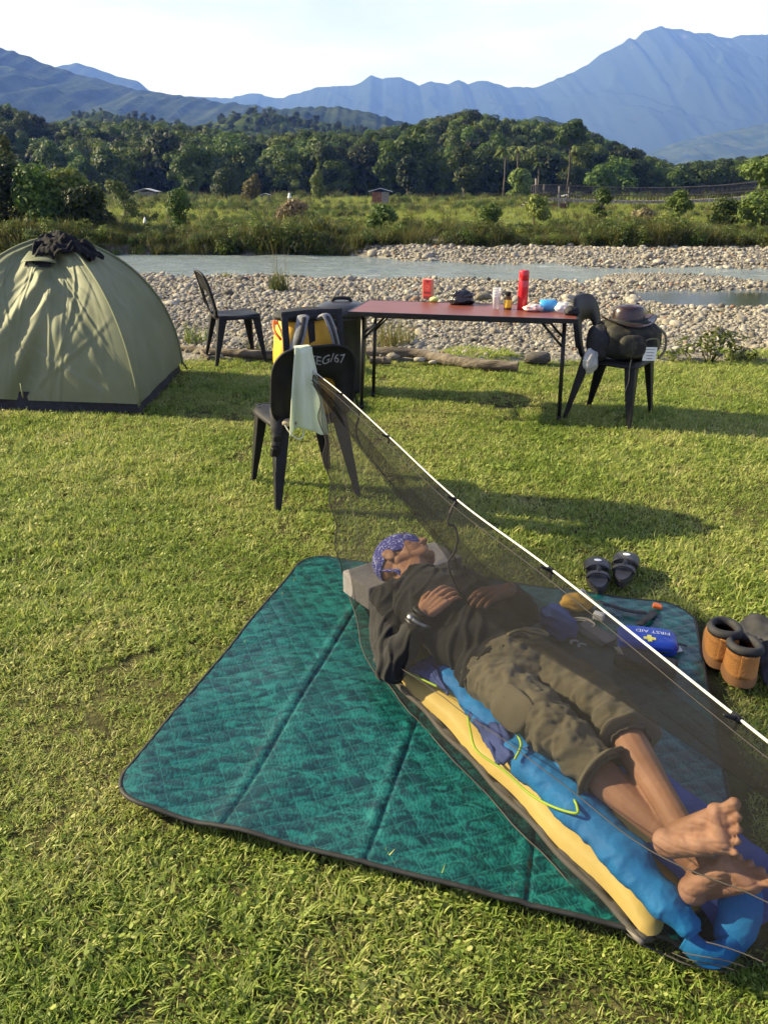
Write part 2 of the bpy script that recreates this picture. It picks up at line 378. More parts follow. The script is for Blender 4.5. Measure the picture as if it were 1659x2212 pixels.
# ---- mountains: real relief, shaded through the haze
m_mtn = M('mountain_forest', (0.018, 0.030, 0.016), (0.05, 0.065, 0.032), scale=0.02, rough=1, spec=0, bump=0.5, bscale=0.08, bdist=6, detail=8)
m_rock = bpy.data.materials.new('mountain_rock'); m_rock.use_nodes = True
t = m_rock.node_tree; n = t.nodes; l = t.links.new; p = n['Principled BSDF']; p.inputs['Roughness'].default_value = 1; p.inputs['Specular IOR Level'].default_value = 0
tcn = n.new('ShaderNodeTexCoord'); mpn = n.new('ShaderNodeMapping'); mpn.inputs['Scale'].default_value = (1, .35, .35); mpn.inputs['Rotation'].default_value = (0, R(32), 0)
nn = n.new('ShaderNodeTexNoise'); nn.inputs['Scale'].default_value = 0.018; nn.inputs['Detail'].default_value = 5
rmp = n.new('ShaderNodeValToRGB'); e = rmp.color_ramp.elements; e[0].position = 0.66; e[0].color = (0.022, 0.032, 0.022, 1); e[1].position = 0.80; e[1].color = (0.17, 0.16, 0.15, 1)
sx = n.new('ShaderNodeSeparateXYZ'); hm = n.new('ShaderNodeMapRange'); hm.inputs[1].default_value = 230; hm.inputs[2].default_value = 420
mx = n.new('ShaderNodeMix'); mx.data_type = 'RGBA'; mx.inputs[6].default_value = (0.022, 0.032, 0.022, 1)
l(tcn.outputs['Object'], mpn.inputs[0]); l(mpn.outputs[0], nn.inputs['Vector']); l(nn.outputs[0], rmp.inputs[0]); l(tcn.outputs['Object'], sx.inputs[0]); l(sx.outputs[2], hm.inputs[0])
l(hm.outputs[0], mx.inputs[0]); l(rmp.outputs[0], mx.inputs[7]); l(mx.outputs[2], p.inputs['Base Color'])
def ridge(name, prof, Y, front, mat, nx=220, nr=26, spur=0.5, sil=0.6, seed=0, spurlen=None, margin=300):
    pts = []
    for (u, v) in prof:
        w_ = D(u, v, Y); pts.append((w_.x, w_.z))
    x0, x1 = pts[0][0], pts[-1][0]; sl_ = spurlen or front * .35
    mb = MB(); vs_ = []
    rows = rng(0, 1, nr) + [1.15, 1.5, 2.0]
    for s in rows:
        for i in range(nx + 1):
            x = x0 + (x1 - x0) * i / nx
            zr = interp(pts, x) + sil * (N3(x, seed, 0, 9 / sl_) + .5 * N3(x, seed, 0, 22 / sl_))
            if s <= 1:
                pv_ = Vector((x / sl_ + .35 * noise.noise(Vector((x / sl_ * .8, s * front / sl_ * .8, seed))), s * front / sl_ * .55, seed)); sp = noise.ridged_multi_fractal(pv_, 1.0, 2.1, 5, 1.0, 2.0) - 1.0
                k = s ** .85; bell = math.sin(math.pi * min(1, s)) ** .8
                z = -4 + (zr + 4) * (k + spur * .22 * sp * bell)
                yy = Y - front * (1 - s) + front * .12 * spur * sp * bell
            else:
                z = zr * (2.0 - s) / 1.0 if s < 2 else -4
                yy = Y + front * (s - 1)
            vs_.append((x, yy, z))
    nu = nx + 1
    mb.add(vs_, [(j * nu + i, j * nu + i + 1, (j + 1) * nu + i + 1, (j + 1) * nu + i) for j in range(len(rows) - 1) for i in range(nx)])
    o = mb.build(name, mat); o['kind'] = 'structure'; return o
ridge('mountain_far_right', [(-300, 225), (300, 222), (415, 208), (500, 212), (545, 200), (600, 213), (690, 188), (770, 184), (800, 163), (830, 170), (860, 165), (905, 184), (930, 176), (968, 182), (990, 172), (1010, 181), (1045, 173), (1095, 188), (1160, 188), (1210, 168), (1265, 142), (1300, 115), (1345, 94), (1358, 82), (1372, 84), (1392, 67), (1412, 62), (1428, 54), (1440, 63), (1475, 62), (1500, 72), (1530, 71), (1565, 83), (1600, 76), (1659, 74), (1800, 95), (2100, 140), (2500, 190)],
      4000, 1300, m_rock, nx=900, nr=60, spur=.55, sil=5.0, seed=1.3, spurlen=330)
ridge('mountain_far_left', [(-500, 190), (60, 165), (105, 150), (165, 135), (200, 146), (250, 163), (300, 176), (322, 194), (400, 215), (520, 250)], 3000, 900, m_mtn, spur=.9, sil=2.5, seed=5.1, spurlen=260)
ridge('mountain_left', [(-700, 30), (-300, 60), (0, 104), (60, 120), (100, 140), (200, 168), (310, 196), (400, 207), (480, 222), (560, 228), (640, 240), (700, 256), (800, 285)], 1500, 700, m_mtn, nx=300, spur=.9, sil=3.2, seed=2.2, spurlen=150)
ridge('hill_middle', [(350, 300), (480, 262), (600, 236), (690, 230), (760, 234), (830, 252), (880, 266), (1000, 275), (1120, 262), (1165, 250), (1210, 262), (1300, 300)], 900, 300, m_mtn, spur=.8, sil=2.4, seed=3.9, spurlen=70)
ridge('hill_hazy_right', [(1250, 345), (1400, 330), (1480, 300), (1560, 285), (1659, 266), (1800, 245), (2100, 230)], 2300, 600, m_mtn, spur=.8, sil=3, seed=6.6, spurlen=160)
m_ghill = M('hill_grass', (0.022, 0.036, 0.010), (0.060, 0.080, 0.022), scale=0.05, rough=1, spec=0, bump=0.6, bscale=0.5, bdist=1.5)
ridge('hill_green', [(120, 262), (200, 242), (260, 244), (330, 262), (420, 275), (500, 254), (560, 241), (640, 255), (720, 268), (800, 284), (900, 300)], 420, 130, m_ghill, spur=.25, sil=1.6, seed=8.2, spurlen=70)

# ---- wooded hills across the field
FOREST = [(-420, 180), (-200, 190), (0, 214), (40, 225), (90, 258), (180, 258), (280, 252), (350, 258), (450, 268), (560, 283), (650, 274), (760, 283), (850, 264), (930, 250), (985, 234), (1020, 232), (1060, 246), (1160, 252), (1220, 264), (1310, 292), (1400, 328), (1450, 350), (1550, 338), (1659, 330), (1900, 320), (2200, 300)]
FX = [(D(u, v, 185).x, D(u, v, 185).z - 4.6) for u, v in FOREST]
FA = [(D(u, v, 185).x, (D(u, v, 185).z - CH) / 185) for u, v in FOREST]
def wood_z(x, y):
    k = sstep(116, 186, y)
    top = interp(FX, x * 185 / max(y, 112))
    return -0.3 + max(0, top) * k ** .8 + (0.6 * N3(x, y, 2, .05) if y > 120 else 0)
m_floor = M('wood_floor', (0.018, 0.026, 0.010), (0.035, 0.045, 0.016), scale=.4, rough=1, spec=0)
woodland = sheet('wooded_hill', rng(-190, 190, 95), rng(111, 240, 44), wood_z, m_floor)
def leaf_mat(name, c1, c2, tr=0.35):
    m_ = M(name, c1, c2, attr=True, rough=0.55, spec=0.25, transl=tr, lo=0.0, hi=1.0); n = m_.node_tree.nodes; l = m_.node_tree.links.new
    r_ = [x for x in n if x.type == 'VALTORGB'][0]; tgt = [k.to_socket for k in r_.outputs[0].links]; oi = n.new('ShaderNodeObjectInfo'); hs = n.new('ShaderNodeHueSaturation')
    a = n.new('ShaderNodeMapRange'); a.inputs[3].default_value = .52; a.inputs[4].default_value = 1.3; b = n.new('ShaderNodeMath'); b.operation = 'FRACT'; c = n.new('ShaderNodeMath'); c.operation = 'MULTIPLY'; c.inputs[1].default_value = 7.31; d = n.new('ShaderNodeMapRange'); d.inputs[3].default_value = .47; d.inputs[4].default_value = .51
    l(oi.outputs['Random'], a.inputs[0]); l(oi.outputs['Random'], c.inputs[0]); l(c.outputs[0], b.inputs[0]); l(b.outputs[0], d.inputs[0]); l(a.outputs[0], hs.inputs['Value']); l(d.outputs[0], hs.inputs['Hue']); l(r_.outputs[0], hs.inputs['Color'])
    for k in tgt: l(hs.outputs[0], k)
    return m_
LM = {'dark': leaf_mat('leaf_dark', (0.013, 0.028, 0.006), (0.042, 0.070, 0.013)), 'mid': leaf_mat('leaf_mid', (0.034, 0.068, 0.010), (0.10, 0.155, 0.025)),
      'light': leaf_mat('leaf_light', (0.075, 0.12, 0.02), (0.17, 0.215, 0.045)), 'yellow': leaf_mat('leaf_yellow', (0.13, 0.14, 0.03), (0.26, 0.24, 0.06)),
      'straw': leaf_mat('leaf_straw', (0.12, 0.10, 0.045), (0.27, 0.22, 0.11), .2)}
m_bark = M('bark', (0.06, 0.048, 0.035), (0.16, 0.13, 0.10), scale=9, rough=.95, bump=.8, bscale=25, stretch=(1, 1, .25), spec=.1)
def leaves(mb, blobs, nleaf, size, q, up=0.35, shape='leaf'):
    vol = [b[3] * b[4] + b[4] * b[5] for b in blobs]; tot = sum(vol)
    for b, v in zip(blobs, vol):
        for _ in range(max(4, int(nleaf * v / tot))):
            d = Vector((q.gauss(0, 1), q.gauss(0, 1), q.gauss(0, 1) * .9 + .25)).normalized()
            r = q.uniform(.72, 1.04) if q.random() < .8 else q.uniform(.3, .75)
            lump = 1 + .22 * noise.noise(Vector((d.x * 2 + b[0], d.y * 2 + b[1], d.z * 2 + b[2])))
            c = Vector((b[0] + d.x * b[3] * r * lump, b[1] + d.y * b[4] * r * lump, b[2] + d.z * b[5] * r * lump))
            nrm = (d + Vector((0, 0, up)) + Vector((q.gauss(0, .45), q.gauss(0, .45), q.gauss(0, .45)))).normalized()
            a = nrm.orthogonal().normalized(); a = Matrix.Rotation(q.uniform(0, 6.3), 3, nrm) @ a; bb = nrm.cross(a)
            s = size * q.uniform(.55, 1.35)
            mb.add([c - a * s, c + bb * s * .48 - nrm * s * .12, c + a * s, c - bb * s * .48 - nrm * s * .12], [(0, 1, 2), (0, 2, 3)], q.random())
def tree_blobs(q, h, r, n=9, base=.25):
    out = []
    for i in range(n):
        a = q.uniform(0, 6.3); rr = r * q.uniform(.0, .62); zz = h * q.uniform(base + .12, .86)
        k = 1 - abs((zz / h) - .58) * .9; s = r * q.uniform(.34, .58) * k
        out.append((rr * math.cos(a), rr * math.sin(a), zz, s, s, s * q.uniform(.65, .9)))
    out.append((0, 0, h * .82, r * .45, r * .45, h * .17)); return out
protos = []
for i in range(10):
    q = random.Random(100 + i); mb = MB()
    leaves(mb, tree_blobs(q, 1.0, q.uniform(.36, .52), 11, .06), 1900, .040, q)
    k = ['dark', 'dark', 'mid', 'dark', 'mid', 'dark', 'mid', 'dark', 'light', 'mid'][i]
    protos.append(bpy.data.objects.new('p', mb.mesh('crown_%d' % i, LM[k], smooth=False)))
q = random.Random(11); pts = []; ro = []; sc_ = []; ix = []
y = 122.0
while y < 200:
    x = -0.62 * y - 14
    while x < 0.62 * y + 14:
        xx, yy = x + q.uniform(-2, 2), y + q.uniform(-2, 2); x += q.uniform(1.8, 3.3)
        s = q.uniform(3.2, 5.8) * (1 + .35 * N3(xx, yy, 6, .045)) * (1.0 if q.random() < .9 else 1.3) * (1.25 if y < 130 else 1)
        za = CH + interp(FA, xx * 185 / yy) * yy; s = min(s, max(1.6, (za - wood_z(xx, yy)) * q.uniform(.78, 1.03)))
        pts.append((xx, yy, wood_z(xx, yy) - .3)); ro.append((q.uniform(-.08, .08), q.uniform(-.08, .08), q.uniform(0, 6.3)))
        sc_.append((s * q.uniform(.85, 1.15), s * q.uniform(.85, 1.15), s)); ix.append(q.choice([0, 1, 2, 3, 4, 5, 6, 7, 4, 6, 9, 2, 8, 9, 2, 8]))
    y += 3.1
# scattered trees on the green hill and hill edges
for _ in range(700):
    u = q.uniform(150, 880); k_ = q.uniform(.25, 1.0); prof = [(120, 262), (200, 242), (260, 244), (330, 262), (420, 275), (500, 254), (560, 241), (640, 255), (720, 268), (800, 284), (900, 300)]; top = D(u, interp(prof, u), 420); s = q.uniform(2.2, 4.5)
    pts.append((top.x * (1 - .3 * (1 - k_)), 420 - 130 * (1 - k_), (top.z + 4) * k_ ** .85 - 5)); ro.append((0, 0, q.uniform(0, 6.3))); sc_.append((s, s, s)); ix.append(q.randrange(10))
wood = scatter('far_wood', pts, ro, sc_, ix, protos)
tag(wood, 'dark green mass of forest covering the hills beyond the field', 'forest', kind='stuff')

# ---- haze: closed box of air round the camera and everything
hz = MB(); hz.box((0, 2500, 347), (11200, 5800, 706)); m_hz = bpy.data.materials.new('haze_air'); m_hz.use_nodes = True
t = m_hz.node_tree; n = t.nodes; n.remove(n['Principled BSDF'])
pv = n.new('ShaderNodeVolumePrincipled'); pv.inputs['Density Attribute'].default_value = ''; pv.inputs['Color Attribute'].default_value = ''; pv.inputs['Temperature Attribute'].default_value = ''
pv.inputs['Color'].default_value = (0.138, 0.275, 1.0, 1); pv.inputs['Absorption Color'].default_value = (1, 1, 1, 1); pv.inputs['Density'].default_value = 2.75e-4; pv.inputs['Anisotropy'].default_value = 0.1
t.links.new(pv.outputs[0], n['Material Output'].inputs['Volume'])
hzo = hz.build('haze', m_hz, smooth=False); tag(hzo, 'pale blue haze in the air over the valley', 'haze', kind='stuff')
# ------------------------------------------------------------------ lawn grass
MAT_C = [U(226, 1738), U(664, 1204), U(1494, 1322)]                      # picnic mat corners: near-left, far-left, far-right
MAT_O = MAT_C[0].copy(); MAT_A = MAT_C[2] - MAT_C[1]; MAT_B = MAT_C[1] - MAT_C[0]   # origin, along the near edge, along the left edge
def mat_st(x, y):
    d = Vector((x - MAT_O.x, y - MAT_O.y)); a = MAT_A.to_2d(); b = MAT_B.to_2d(); det = a.x * b.y - a.y * b.x
    return (d.x * b.y - d.y * b.x) / det, (a.x * d.y - a.y * d.x) / det
m_gr = bpy.data.materials.new('grass_blade'); m_gr.use_nodes = True
t = m_gr.node_tree; n = t.nodes; l = t.links.new; p = n['Principled BSDF']; p.inputs['Roughness'].default_value = 0.55; p.inputs['Specular IOR Level'].default_value = 0.3
oi = n.new('ShaderNodeObjectInfo'); ge = n.new('ShaderNodeNewGeometry'); at = n.new('ShaderNodeAttribute'); at.attribute_name = 'rnd'
rmp = n.new('ShaderNodeValToRGB'); e = rmp.color_ramp.elements
e[0].position = 0.0; e[0].color = (0.07, 0.13, 0.012, 1); e[1].position = 1.0; e[1].color = (0.46, 0.38, 0.17, 1)
for pos, c in ((0.34, (0.20, 0.285, 0.042)), (0.58, (0.36, 0.41, 0.10)), (0.82, (0.50, 0.47, 0.20))):
    k = e.new(pos); k.color = (*c, 1)
nz1 = n.new('ShaderNodeTexNoise'); nz1.inputs['Scale'].default_value = 1.5; nz1.inputs['Detail'].default_value = 4
ad = n.new('ShaderNodeMath'); ad.operation = 'MULTIPLY_ADD'; ad.inputs[1].default_value = 0.42
m1 = n.new('ShaderNodeMath'); m1.operation = 'MULTIPLY_ADD'; m1.inputs[1].default_value = 0.34; m1.inputs[2].default_value = -0.345
m2 = n.new('ShaderNodeMath'); m2.operation = 'MULTIPLY_ADD'; m2.inputs[1].default_value = 0.95
l(ge.outputs['Position'], nz1.inputs['Vector']); l(oi.outputs['Random'], m1.inputs[0]); l(nz1.outputs[0], m2.inputs[0]); l(m1.outputs[0], m2.inputs[2]); l(at.outputs['Fac'], ad.inputs[0]); l(m2.outputs[0], ad.inputs[2])
l(ad.outputs[0], rmp.inputs[0]); l(rmp.outputs[0], p.inputs['Base Color'])
tr = n.new('ShaderNodeBsdfTranslucent'); mx = n.new('ShaderNodeMixShader'); mx.inputs[0].default_value = 0.45
l(rmp.outputs[0], tr.inputs[0]); l(p.outputs[0], mx.inputs[1]); l(tr.outputs[0], mx.inputs[2]); l(mx.outputs[0], n['Material Output'].inputs[0])
def blade(mb, q, c, h, wd, lean, az, a=0.0, seg=3):
    d = Vector((math.cos(az), math.sin(az), 0)); sd = Vector((-d.y, d.x, 0)); vs_ = []
    for i in range(seg + 1):
        k = i / seg; p_ = Vector(c) + d * (lean * h * k ** 1.7) + Vector((0, 0, h * (k - .28 * lean * k * k)))
        ww = wd * (1 - k ** 2.2) * .5 + .0002
        vs_ += [p_ - sd * ww, p_ + sd * ww]
    mb.add(vs_, [(2 * i, 2 * i + 1, 2 * i + 3, 2 * i + 2) for i in range(seg)], a)
def clump(seed, nb, rad, h0, h1, wd, lean=(.2, 1.3)):
    q = random.Random(seed); mb = MB()
    for _ in range(nb):
        a = q.uniform(0, 6.3); r = rad * math.sqrt(q.random())
        blade(mb, q, (r * math.cos(a), r * math.sin(a), -.004), q.uniform(h0, h1), wd * q.uniform(.6, 1.3), q.uniform(*lean), q.uniform(0, 6.3), q.random() * .9)
    return mb
gpro = []
for i in range(8): gpro.append(bpy.data.objects.new('p', clump(i, 12, .030, .010, .028, .0038).mesh('grass_clump', m_gr, False)))
for i in range(3): gpro.append(bpy.data.objects.new('p', clump(40 + i, 9, .02, .024, .05, .0038, (.3, 1.1)).mesh('grass_clump', m_gr, False)))
for i in range(3):     # tiny broad-leaved weeds
    q = random.Random(70 + i); mb = MB()
    for _ in range(9):
        a = q.uniform(0, 6.3); r = .03 * math.sqrt(q.random()); c = Vector((r * math.cos(a), r * math.sin(a), q.uniform(.006, .02)))
        nr_ = Vector((q.gauss(0, .4), q.gauss(0, .4), 1)).normalized(); e1 = nr_.orthogonal().normalized(); e2 = nr_.cross(e1); s = q.uniform(.004, .0075)
        mb.add([c + (e1 * math.cos(6.283 * k / 6) + e2 * math.sin(6.283 * k / 6) * .7) * s for k in range(6)], [(0, 1, 2, 3, 4, 5)], q.random() * .8)
    gpro.append(bpy.data.objects.new('p', mb.mesh('weed_clump', m_gr, False)))
q = random.Random(21); pts = []; ro = []; sc_ = []; ix = []
def grass_pt(x, y, big=1.0):
    thin = N3(x, y, 4.4, 1.6) + .6 * N3(x, y, 1.4, 5)
    if thin < -.5 and q.random() < .6: return
    s = big * q.uniform(.75, 1.3) * (1 + .35 * N3(x, y, 7.7, 1.1))
    r_ = q.random(); k = q.randrange(8) if r_ < .85 else (8 + q.randrange(3) if r_ < .91 else 11 + q.randrange(3))
    pts.append((x, y, lawn_z(x, y))); ro.append((q.gauss(0, .15), q.gauss(0, .15), q.uniform(0, 6.3))); sc_.append((s, s, s * q.uniform(.8, 1.2))); ix.append(k)
for y0, y1, dens, bg_ in ((.3, 2.2, 3900, .86), (2.2, 4.0, 2400, 1.05), (4.0, 8.0, 1500, 1.2)):
    for _ in range(int(dens * (y1 - y0) * (1.2 * (y0 + y1) / 2 + 1.2))):
        y = q.uniform(y0, y1); hw = .6 * y + .6; x = q.uniform(-hw, hw)
        if y > lawn_edge(x) + .1: continue
        s_, t_ = mat_st(x, y)
        if .03 < s_ < 1.04 and .025 < t_ < .985: continue
        if -2.62 - .75 < x < -1.72 and 5.5 < y < 6.85 and x < -1.85: continue
        grass_pt(x, y, bg_)
for _ in range(26000):                                  # lawn beyond the sides of the view
    y = q.uniform(-1.2, 7.6); hw = .6 * max(y, 0) + .5; x = q.choice((-1, 1)) * (hw + abs(q.gauss(0, 1.3)))
    if y > lawn_edge(x) or (x < -1.85 and 5.5 < y < 6.9 and x > -3.2): continue
    s_, t_ = mat_st(x, y)
    if not (.0 < s_ < 1.04 and .0 < t_ < 1.0): grass_pt(x, y, 1.5)
# ragged grass fringe running out into the gravel
for _ in range(5200):
    x = q.uniform(-6, 6); y = lawn_edge(x) + abs(q.gauss(0, .45))
    if N3(x, y, 2.2, 1.2) > -.05 + .25 * (y - lawn_edge(x)): grass_pt(x, y, q.uniform(1.2, 2.4)); pts[-1] = (x, y, bed_z(x, y))
grass = scatter('grass', pts, ro, sc_, ix, gpro); tag(grass, 'short green and straw-tinged lawn grass covering the campsite ground', 'grass', kind='stuff')

# ------------------------------------------------------------------ field and river-bank growth
m_fg = M('bank_grass', (0.05, 0.068, 0.015), (0.19, 0.17, 0.06), attr=True, rough=.6, spec=.2, transl=.35, lo=0, hi=1)
m_fg2 = M('rice_grass', (0.17, 0.22, 0.035), (0.36, 0.38, 0.10), attr=True, rough=.6, spec=.2, transl=.4, lo=0, hi=1)
def tall(seed, nb, rad, h0, h1, wd, m): return bpy.data.objects.new('p', clump(seed, nb, rad, h0, h1, wd, (.15, .9)).mesh('tall_clump', m, False))
bp = [tall(200 + i, 46, .28, .5, 1.15, .028, m_fg) for i in range(4)] + [tall(220 + i, 34, .32, .25, .55, .03, m_fg2) for i in range(3)]
for i in range(4):
    q = random.Random(240 + i); mb = MB(); leaves(mb, [(q.uniform(-.25, .25), q.uniform(-.25, .25), q.uniform(.2, .7), .3, .3, .28) for _ in range(5)], 420, .055, q)
    bp.append(bpy.data.objects.new('p', mb.mesh('bush_clump', LM[['mid', 'dark', 'light', 'mid'][i]], False)))
q = random.Random(31); pts = []; ro = []; sc_ = []; ix = []
def fz(x, y): return bed_z(x, y) if y < 32 else -0.22 + 0.25 * N3(x, y, 2, 0.06) * sstep(34, 60, y)
for _ in range(5200):                                   # bank edge
    y = 26.2 + abs(q.gauss(0, 2.6)); x = q.uniform(-.62 * y - 2, .62 * y + 2); fb = interp(FB, x)
    if y < fb - (.35 if x < -.5 else .0): continue
    if 1.0 < x < 2.8 and y < 29.5 and q.random() < .8: continue      # worn earth path down to the bar
    hh = .54 + .42 * N3(x, 3, 1, .25) + .22 * N3(x, y, 1, .9)
    if x < -2: hh *= 1.05
    pts.append((x, y, fz(x, y) - .05)); ro.append((q.gauss(0, .1), q.gauss(0, .1), q.uniform(0, 6.3))); s = max(.28, hh) * q.uniform(.8, 1.25); sc_.append((s * 1.1, s * 1.1, s))
    r_ = q.random(); ix.append(q.randrange(4) if r_ < .62 else (7 + q.randrange(4) if r_ < .92 else 4 + q.randrange(3)))
for _ in range(17000):                                  # open field, sparser and shorter
    y = 31.5 + 80 * q.random() ** 1.5; x = q.uniform(-.62 * y - 3, .62 * y + 3)
    s = (.38 + .011 * (y - 30)) * q.uniform(.7, 1.3); r_ = q.random(); strip = N3(x * .25, y, 5, .22)
    if strip > .2 and r_ < .35: k = 7 + q.randrange(4); s *= .8
    elif strip < -.25: k = 4 + q.randrange(3); s *= .5
    else: k = 4 + q.randrange(3) if r_ < .93 else q.randrange(4)
    pts.append((x, y, fz(x, y) - .03)); ro.append((q.gauss(0, .1), q.gauss(0, .1), q.uniform(0, 6.3))); sc_.append((s * 1.3, s * 1.3, s)); ix.append(k)
bank = scatter('bank_vegetation', pts, ro, sc_, ix, bp); tag(bank, 'tall wild grass and low scrub along the far river bank and field', 'grass', kind='stuff')

# ---- trees and shrubs one can tell apart
def tree(name, label, loc, h, blobs, nleaf, size, mat, limbs=None, trunk=True, cat='tree', group=None, seed=1, r0=None):
    q = random.Random(seed); t_ = thing(name, label, cat, loc, 0, group)
    mb = MB(); r0 = r0 or h * .022
    limbs = limbs or [(b[0] * .8, b[1] * .8, b[2]) for b in blobs[:6]]
    zt = min(b[2] for b in blobs)
    mb.tube([(0, 0, -.15), (h * .01, 0, zt * .5), (-h * .008, h * .01, zt), (0, 0, max(b[2] for b in blobs))], [r0 * 1.25, r0, r0 * .8, r0 * .25], 8)
    for b in limbs:
        s_ = zt * q.uniform(.55, .95); mb.tube([(0, 0, s_), (b[0] * .45, b[1] * .45, s_ + (b[2] - s_) * .6), b], [r0 * .55, r0 * .35, r0 * .1], 6)
    mb.build('trunk', m_bark, t_)
    mb = MB(); leaves(mb, blobs, nleaf, size, q); mb.build('crown', LM[mat], t_, smooth=False)
    return t_
def B(*a): return list(a)
def ground_at(u, v, y): w_ = D(u, v, y); return Vector((w_.x, y, fz(w_.x, y) - .05))
def auto(seed, h, r, n=9, base=.3): return tree_blobs(random.Random(seed), h, r, n, base)
tree('round_tree', 'dark round-crowned tree standing alone at the left middle of the field', ground_at(490, 435, 92), 3.9, [(0, 0, 2.5, 1.3, 1.2, 1.25), (-.5, 0, 1.5, 1.2, 1.1, .9), (.6, .2, 1.8, 1.2, 1.1, 1.0), (.1, 0, 3.0, 1.0, .9, .7)], 2600, .14, 'dark', seed=2)
tree('young_tree', 'yellow-green young tree right of the dark round tree in the field', ground_at(547, 440, 88), 3.0, [(0, 0, 1.5, 1.0, .9, .9), (-.35, 0, .8, .85, .8, .55), (.25, 0, 2.1, .7, .6, .6), (.4, 0, 2.7, .3, .3, .3)], 1500, .15, 'yellow', seed=3)
tree('vine_covered_tree', 'slim tree wrapped in vines with a thin bare tip, in mid field', ground_at(690, 432, 95), 4.2, [(0, 0, 1.2, .95, .8, 1.0), (-.25, 0, 2.2, .8, .7, .8), (0, 0, 3.0, .5, .5, .6), (.0, 0, 3.9, .18, .18, .4), (-.1, 0, 4.6, .12, .12, .2)], 1500, .16, 'light', seed=4)
tree('leaning_tree', 'small pale tree with a flat leafy top near the left bushes', ground_at(275, 455, 44), 2.3, [(-.45, 0, 1.75, .55, .5, .3), (-.2, 0, 1.35, .45, .4, .3), (.15, 0, .85, .5, .45, .4), (.25, 0, .4, .5, .5, .35), (-.7, 0, 1.95, .3, .3, .15)], 1300, .085, 'light', seed=5)
tree('feathery_shrub', 'feathery upright shrub on the far bank above the river', ground_at(392, 500, 31.2), 1.9, [(0, 0, 1.35, .42, .4, .35), (-.2, 0, 1.0, .35, .3, .3), (.22, 0, 1.1, .3, .3, .3), (0, 0, .5, .35, .3, .4)], 1200, .07, 'mid', seed=6, cat='shrub')
for k, (u, y_, h, r, mt, lab) in enumerate([(20, 30.0, 2.9, 1.6, 'dark', 'dark dense bush at the left edge behind the tent'), (95, 29.6, 2.5, 1.5, 'mid', 'large rounded bush above the tent, right of the dark edge bush'), (150, 30.4, 2.4, 1.4, 'light', 'bright leafy bush in the middle of the left bank thicket'), (198, 29.4, 1.7, 1.0, 'dark', 'low dark bush at the right end of the left thicket'), (-60, 31, 3.3, 1.8, 'dark', 'tall dark bush cut off by the left edge of the view')]):
    b_ = auto(300 + k, h, r, 12, .0); tree('bush', lab, ground_at(u, 520, y_), h, b_, 3600, .10, mt, seed=310 + k, cat='bush', group='bushes of the left bank thicket')
tree('sapling', 'slender pale sapling sticking up above the left thicket', ground_at(42, 500, 35), 3.6, [(0, 0, 3.35, .26, .25, .4), (.05, 0, 2.7, .3, .3, .35)], 320, .12, 'light', seed=9, r0=.03)
tree('edge_tree', 'leafy green tree at the right edge in front of the bridge', ground_at(1640, 520, 31.5), 2.9, auto(330, 2.9, 1.35, 10, .0), 3000, .10, 'light', seed=12)
for k, (u, y_, h, r, mt, lab) in enumerate([(1052, 30.2, 1.15, .75, 'mid', 'rounded green shrub beside the earth path on the far bank'), (1150, 31.0, 1.5, .6, 'light', 'pale bushy shrub below the foot of the bridge'), (1290, 31.6, 1.75, .55, 'mid', 'upright shrub below the deck of the bridge'), (1455, 31.6, 1.7, .6, 'mid', 'leafy shrub right of centre under the bridge span'), (1385, 30.6, 1.0, .6, 'straw', 'dry brownish shrub low on the right bank'), (825, 29.6, 1.2, .8, 'mid', 'broad green shrub overhanging the water in mid picture'), (1560, 31.0, 1.35, .9, 'mid', 'wide green shrub near the right edge of the bank'), (640, 31.2, 1.35, .8, 'straw', 'straw-coloured shrub on the far bank at centre left')]):
    tree('bank_shrub', lab, ground_at(u, 520, y_), h, auto(340 + k, h, r, 9, .0), 1500, .075, mt, seed=350 + k, cat='shrub', group='shrubs on the far river bank')
for k, (u, v0, v1, y_, lab) in enumerate([(1085, 322, 440, 112, 'taller coconut palm of the pair before the wooded hill'), (1112, 320, 432, 114, 'slimmer coconut palm right beside the taller palm'), (1158, 352, 432, 110, 'thin ragged palm above the bridge tower')]):
    base = ground_at(u, v1, y_); h = D(u, v0, y_).z - base.z; q = random.Random(400 + k); t_ = thing('coconut_palm', lab, 'palm tree', base, 0, 'palms before the wooded hill')
    mb = MB(); mb.tube([(0, 0, -.2), (.1, 0, h * .5), (.0, 0, h)], [.14, .10, .08], 8); mb.build('trunk', m_bark, t_)
    mb = MB()
    for j in range(15):
        a = j * 2.4; el = q.uniform(-.25, .95); ln = h * q.uniform(.20, .28) * (1 if k < 2 else .75); d = Vector((math.cos(a), math.sin(a), 0)); pp = []
        for i in range(7): s = i / 6; pp.append(Vector((0, 0, h)) + d * (ln * s * math.cos(el * (1 - s * .5))) + Vector((0, 0, ln * (math.sin(el) * s - .75 * s * s))))
        for i in range(6):
            sd = Vector((-d.y, d.x, 0)) * (ln * .17 * math.sin(math.pi * (i + .6) / 6.6) + .02)
            dr = Vector((0, 0, -.55 * sd.length)); a_ = q.random()
            mb.add([pp[i], pp[i + 1], pp[i + 1] + sd + dr, pp[i] + sd * .8 + dr], [(0, 1, 2, 3)], a_); mb.add([pp[i], pp[i + 1], pp[i + 1] - sd + dr, pp[i] - sd * .8 + dr], [(0, 1, 2, 3)], a_)
    mb.build('crown', LM['light' if k < 2 else 'mid'], t_, smooth=False)
base = ground_at(1222, 432, 116); base.z += .3
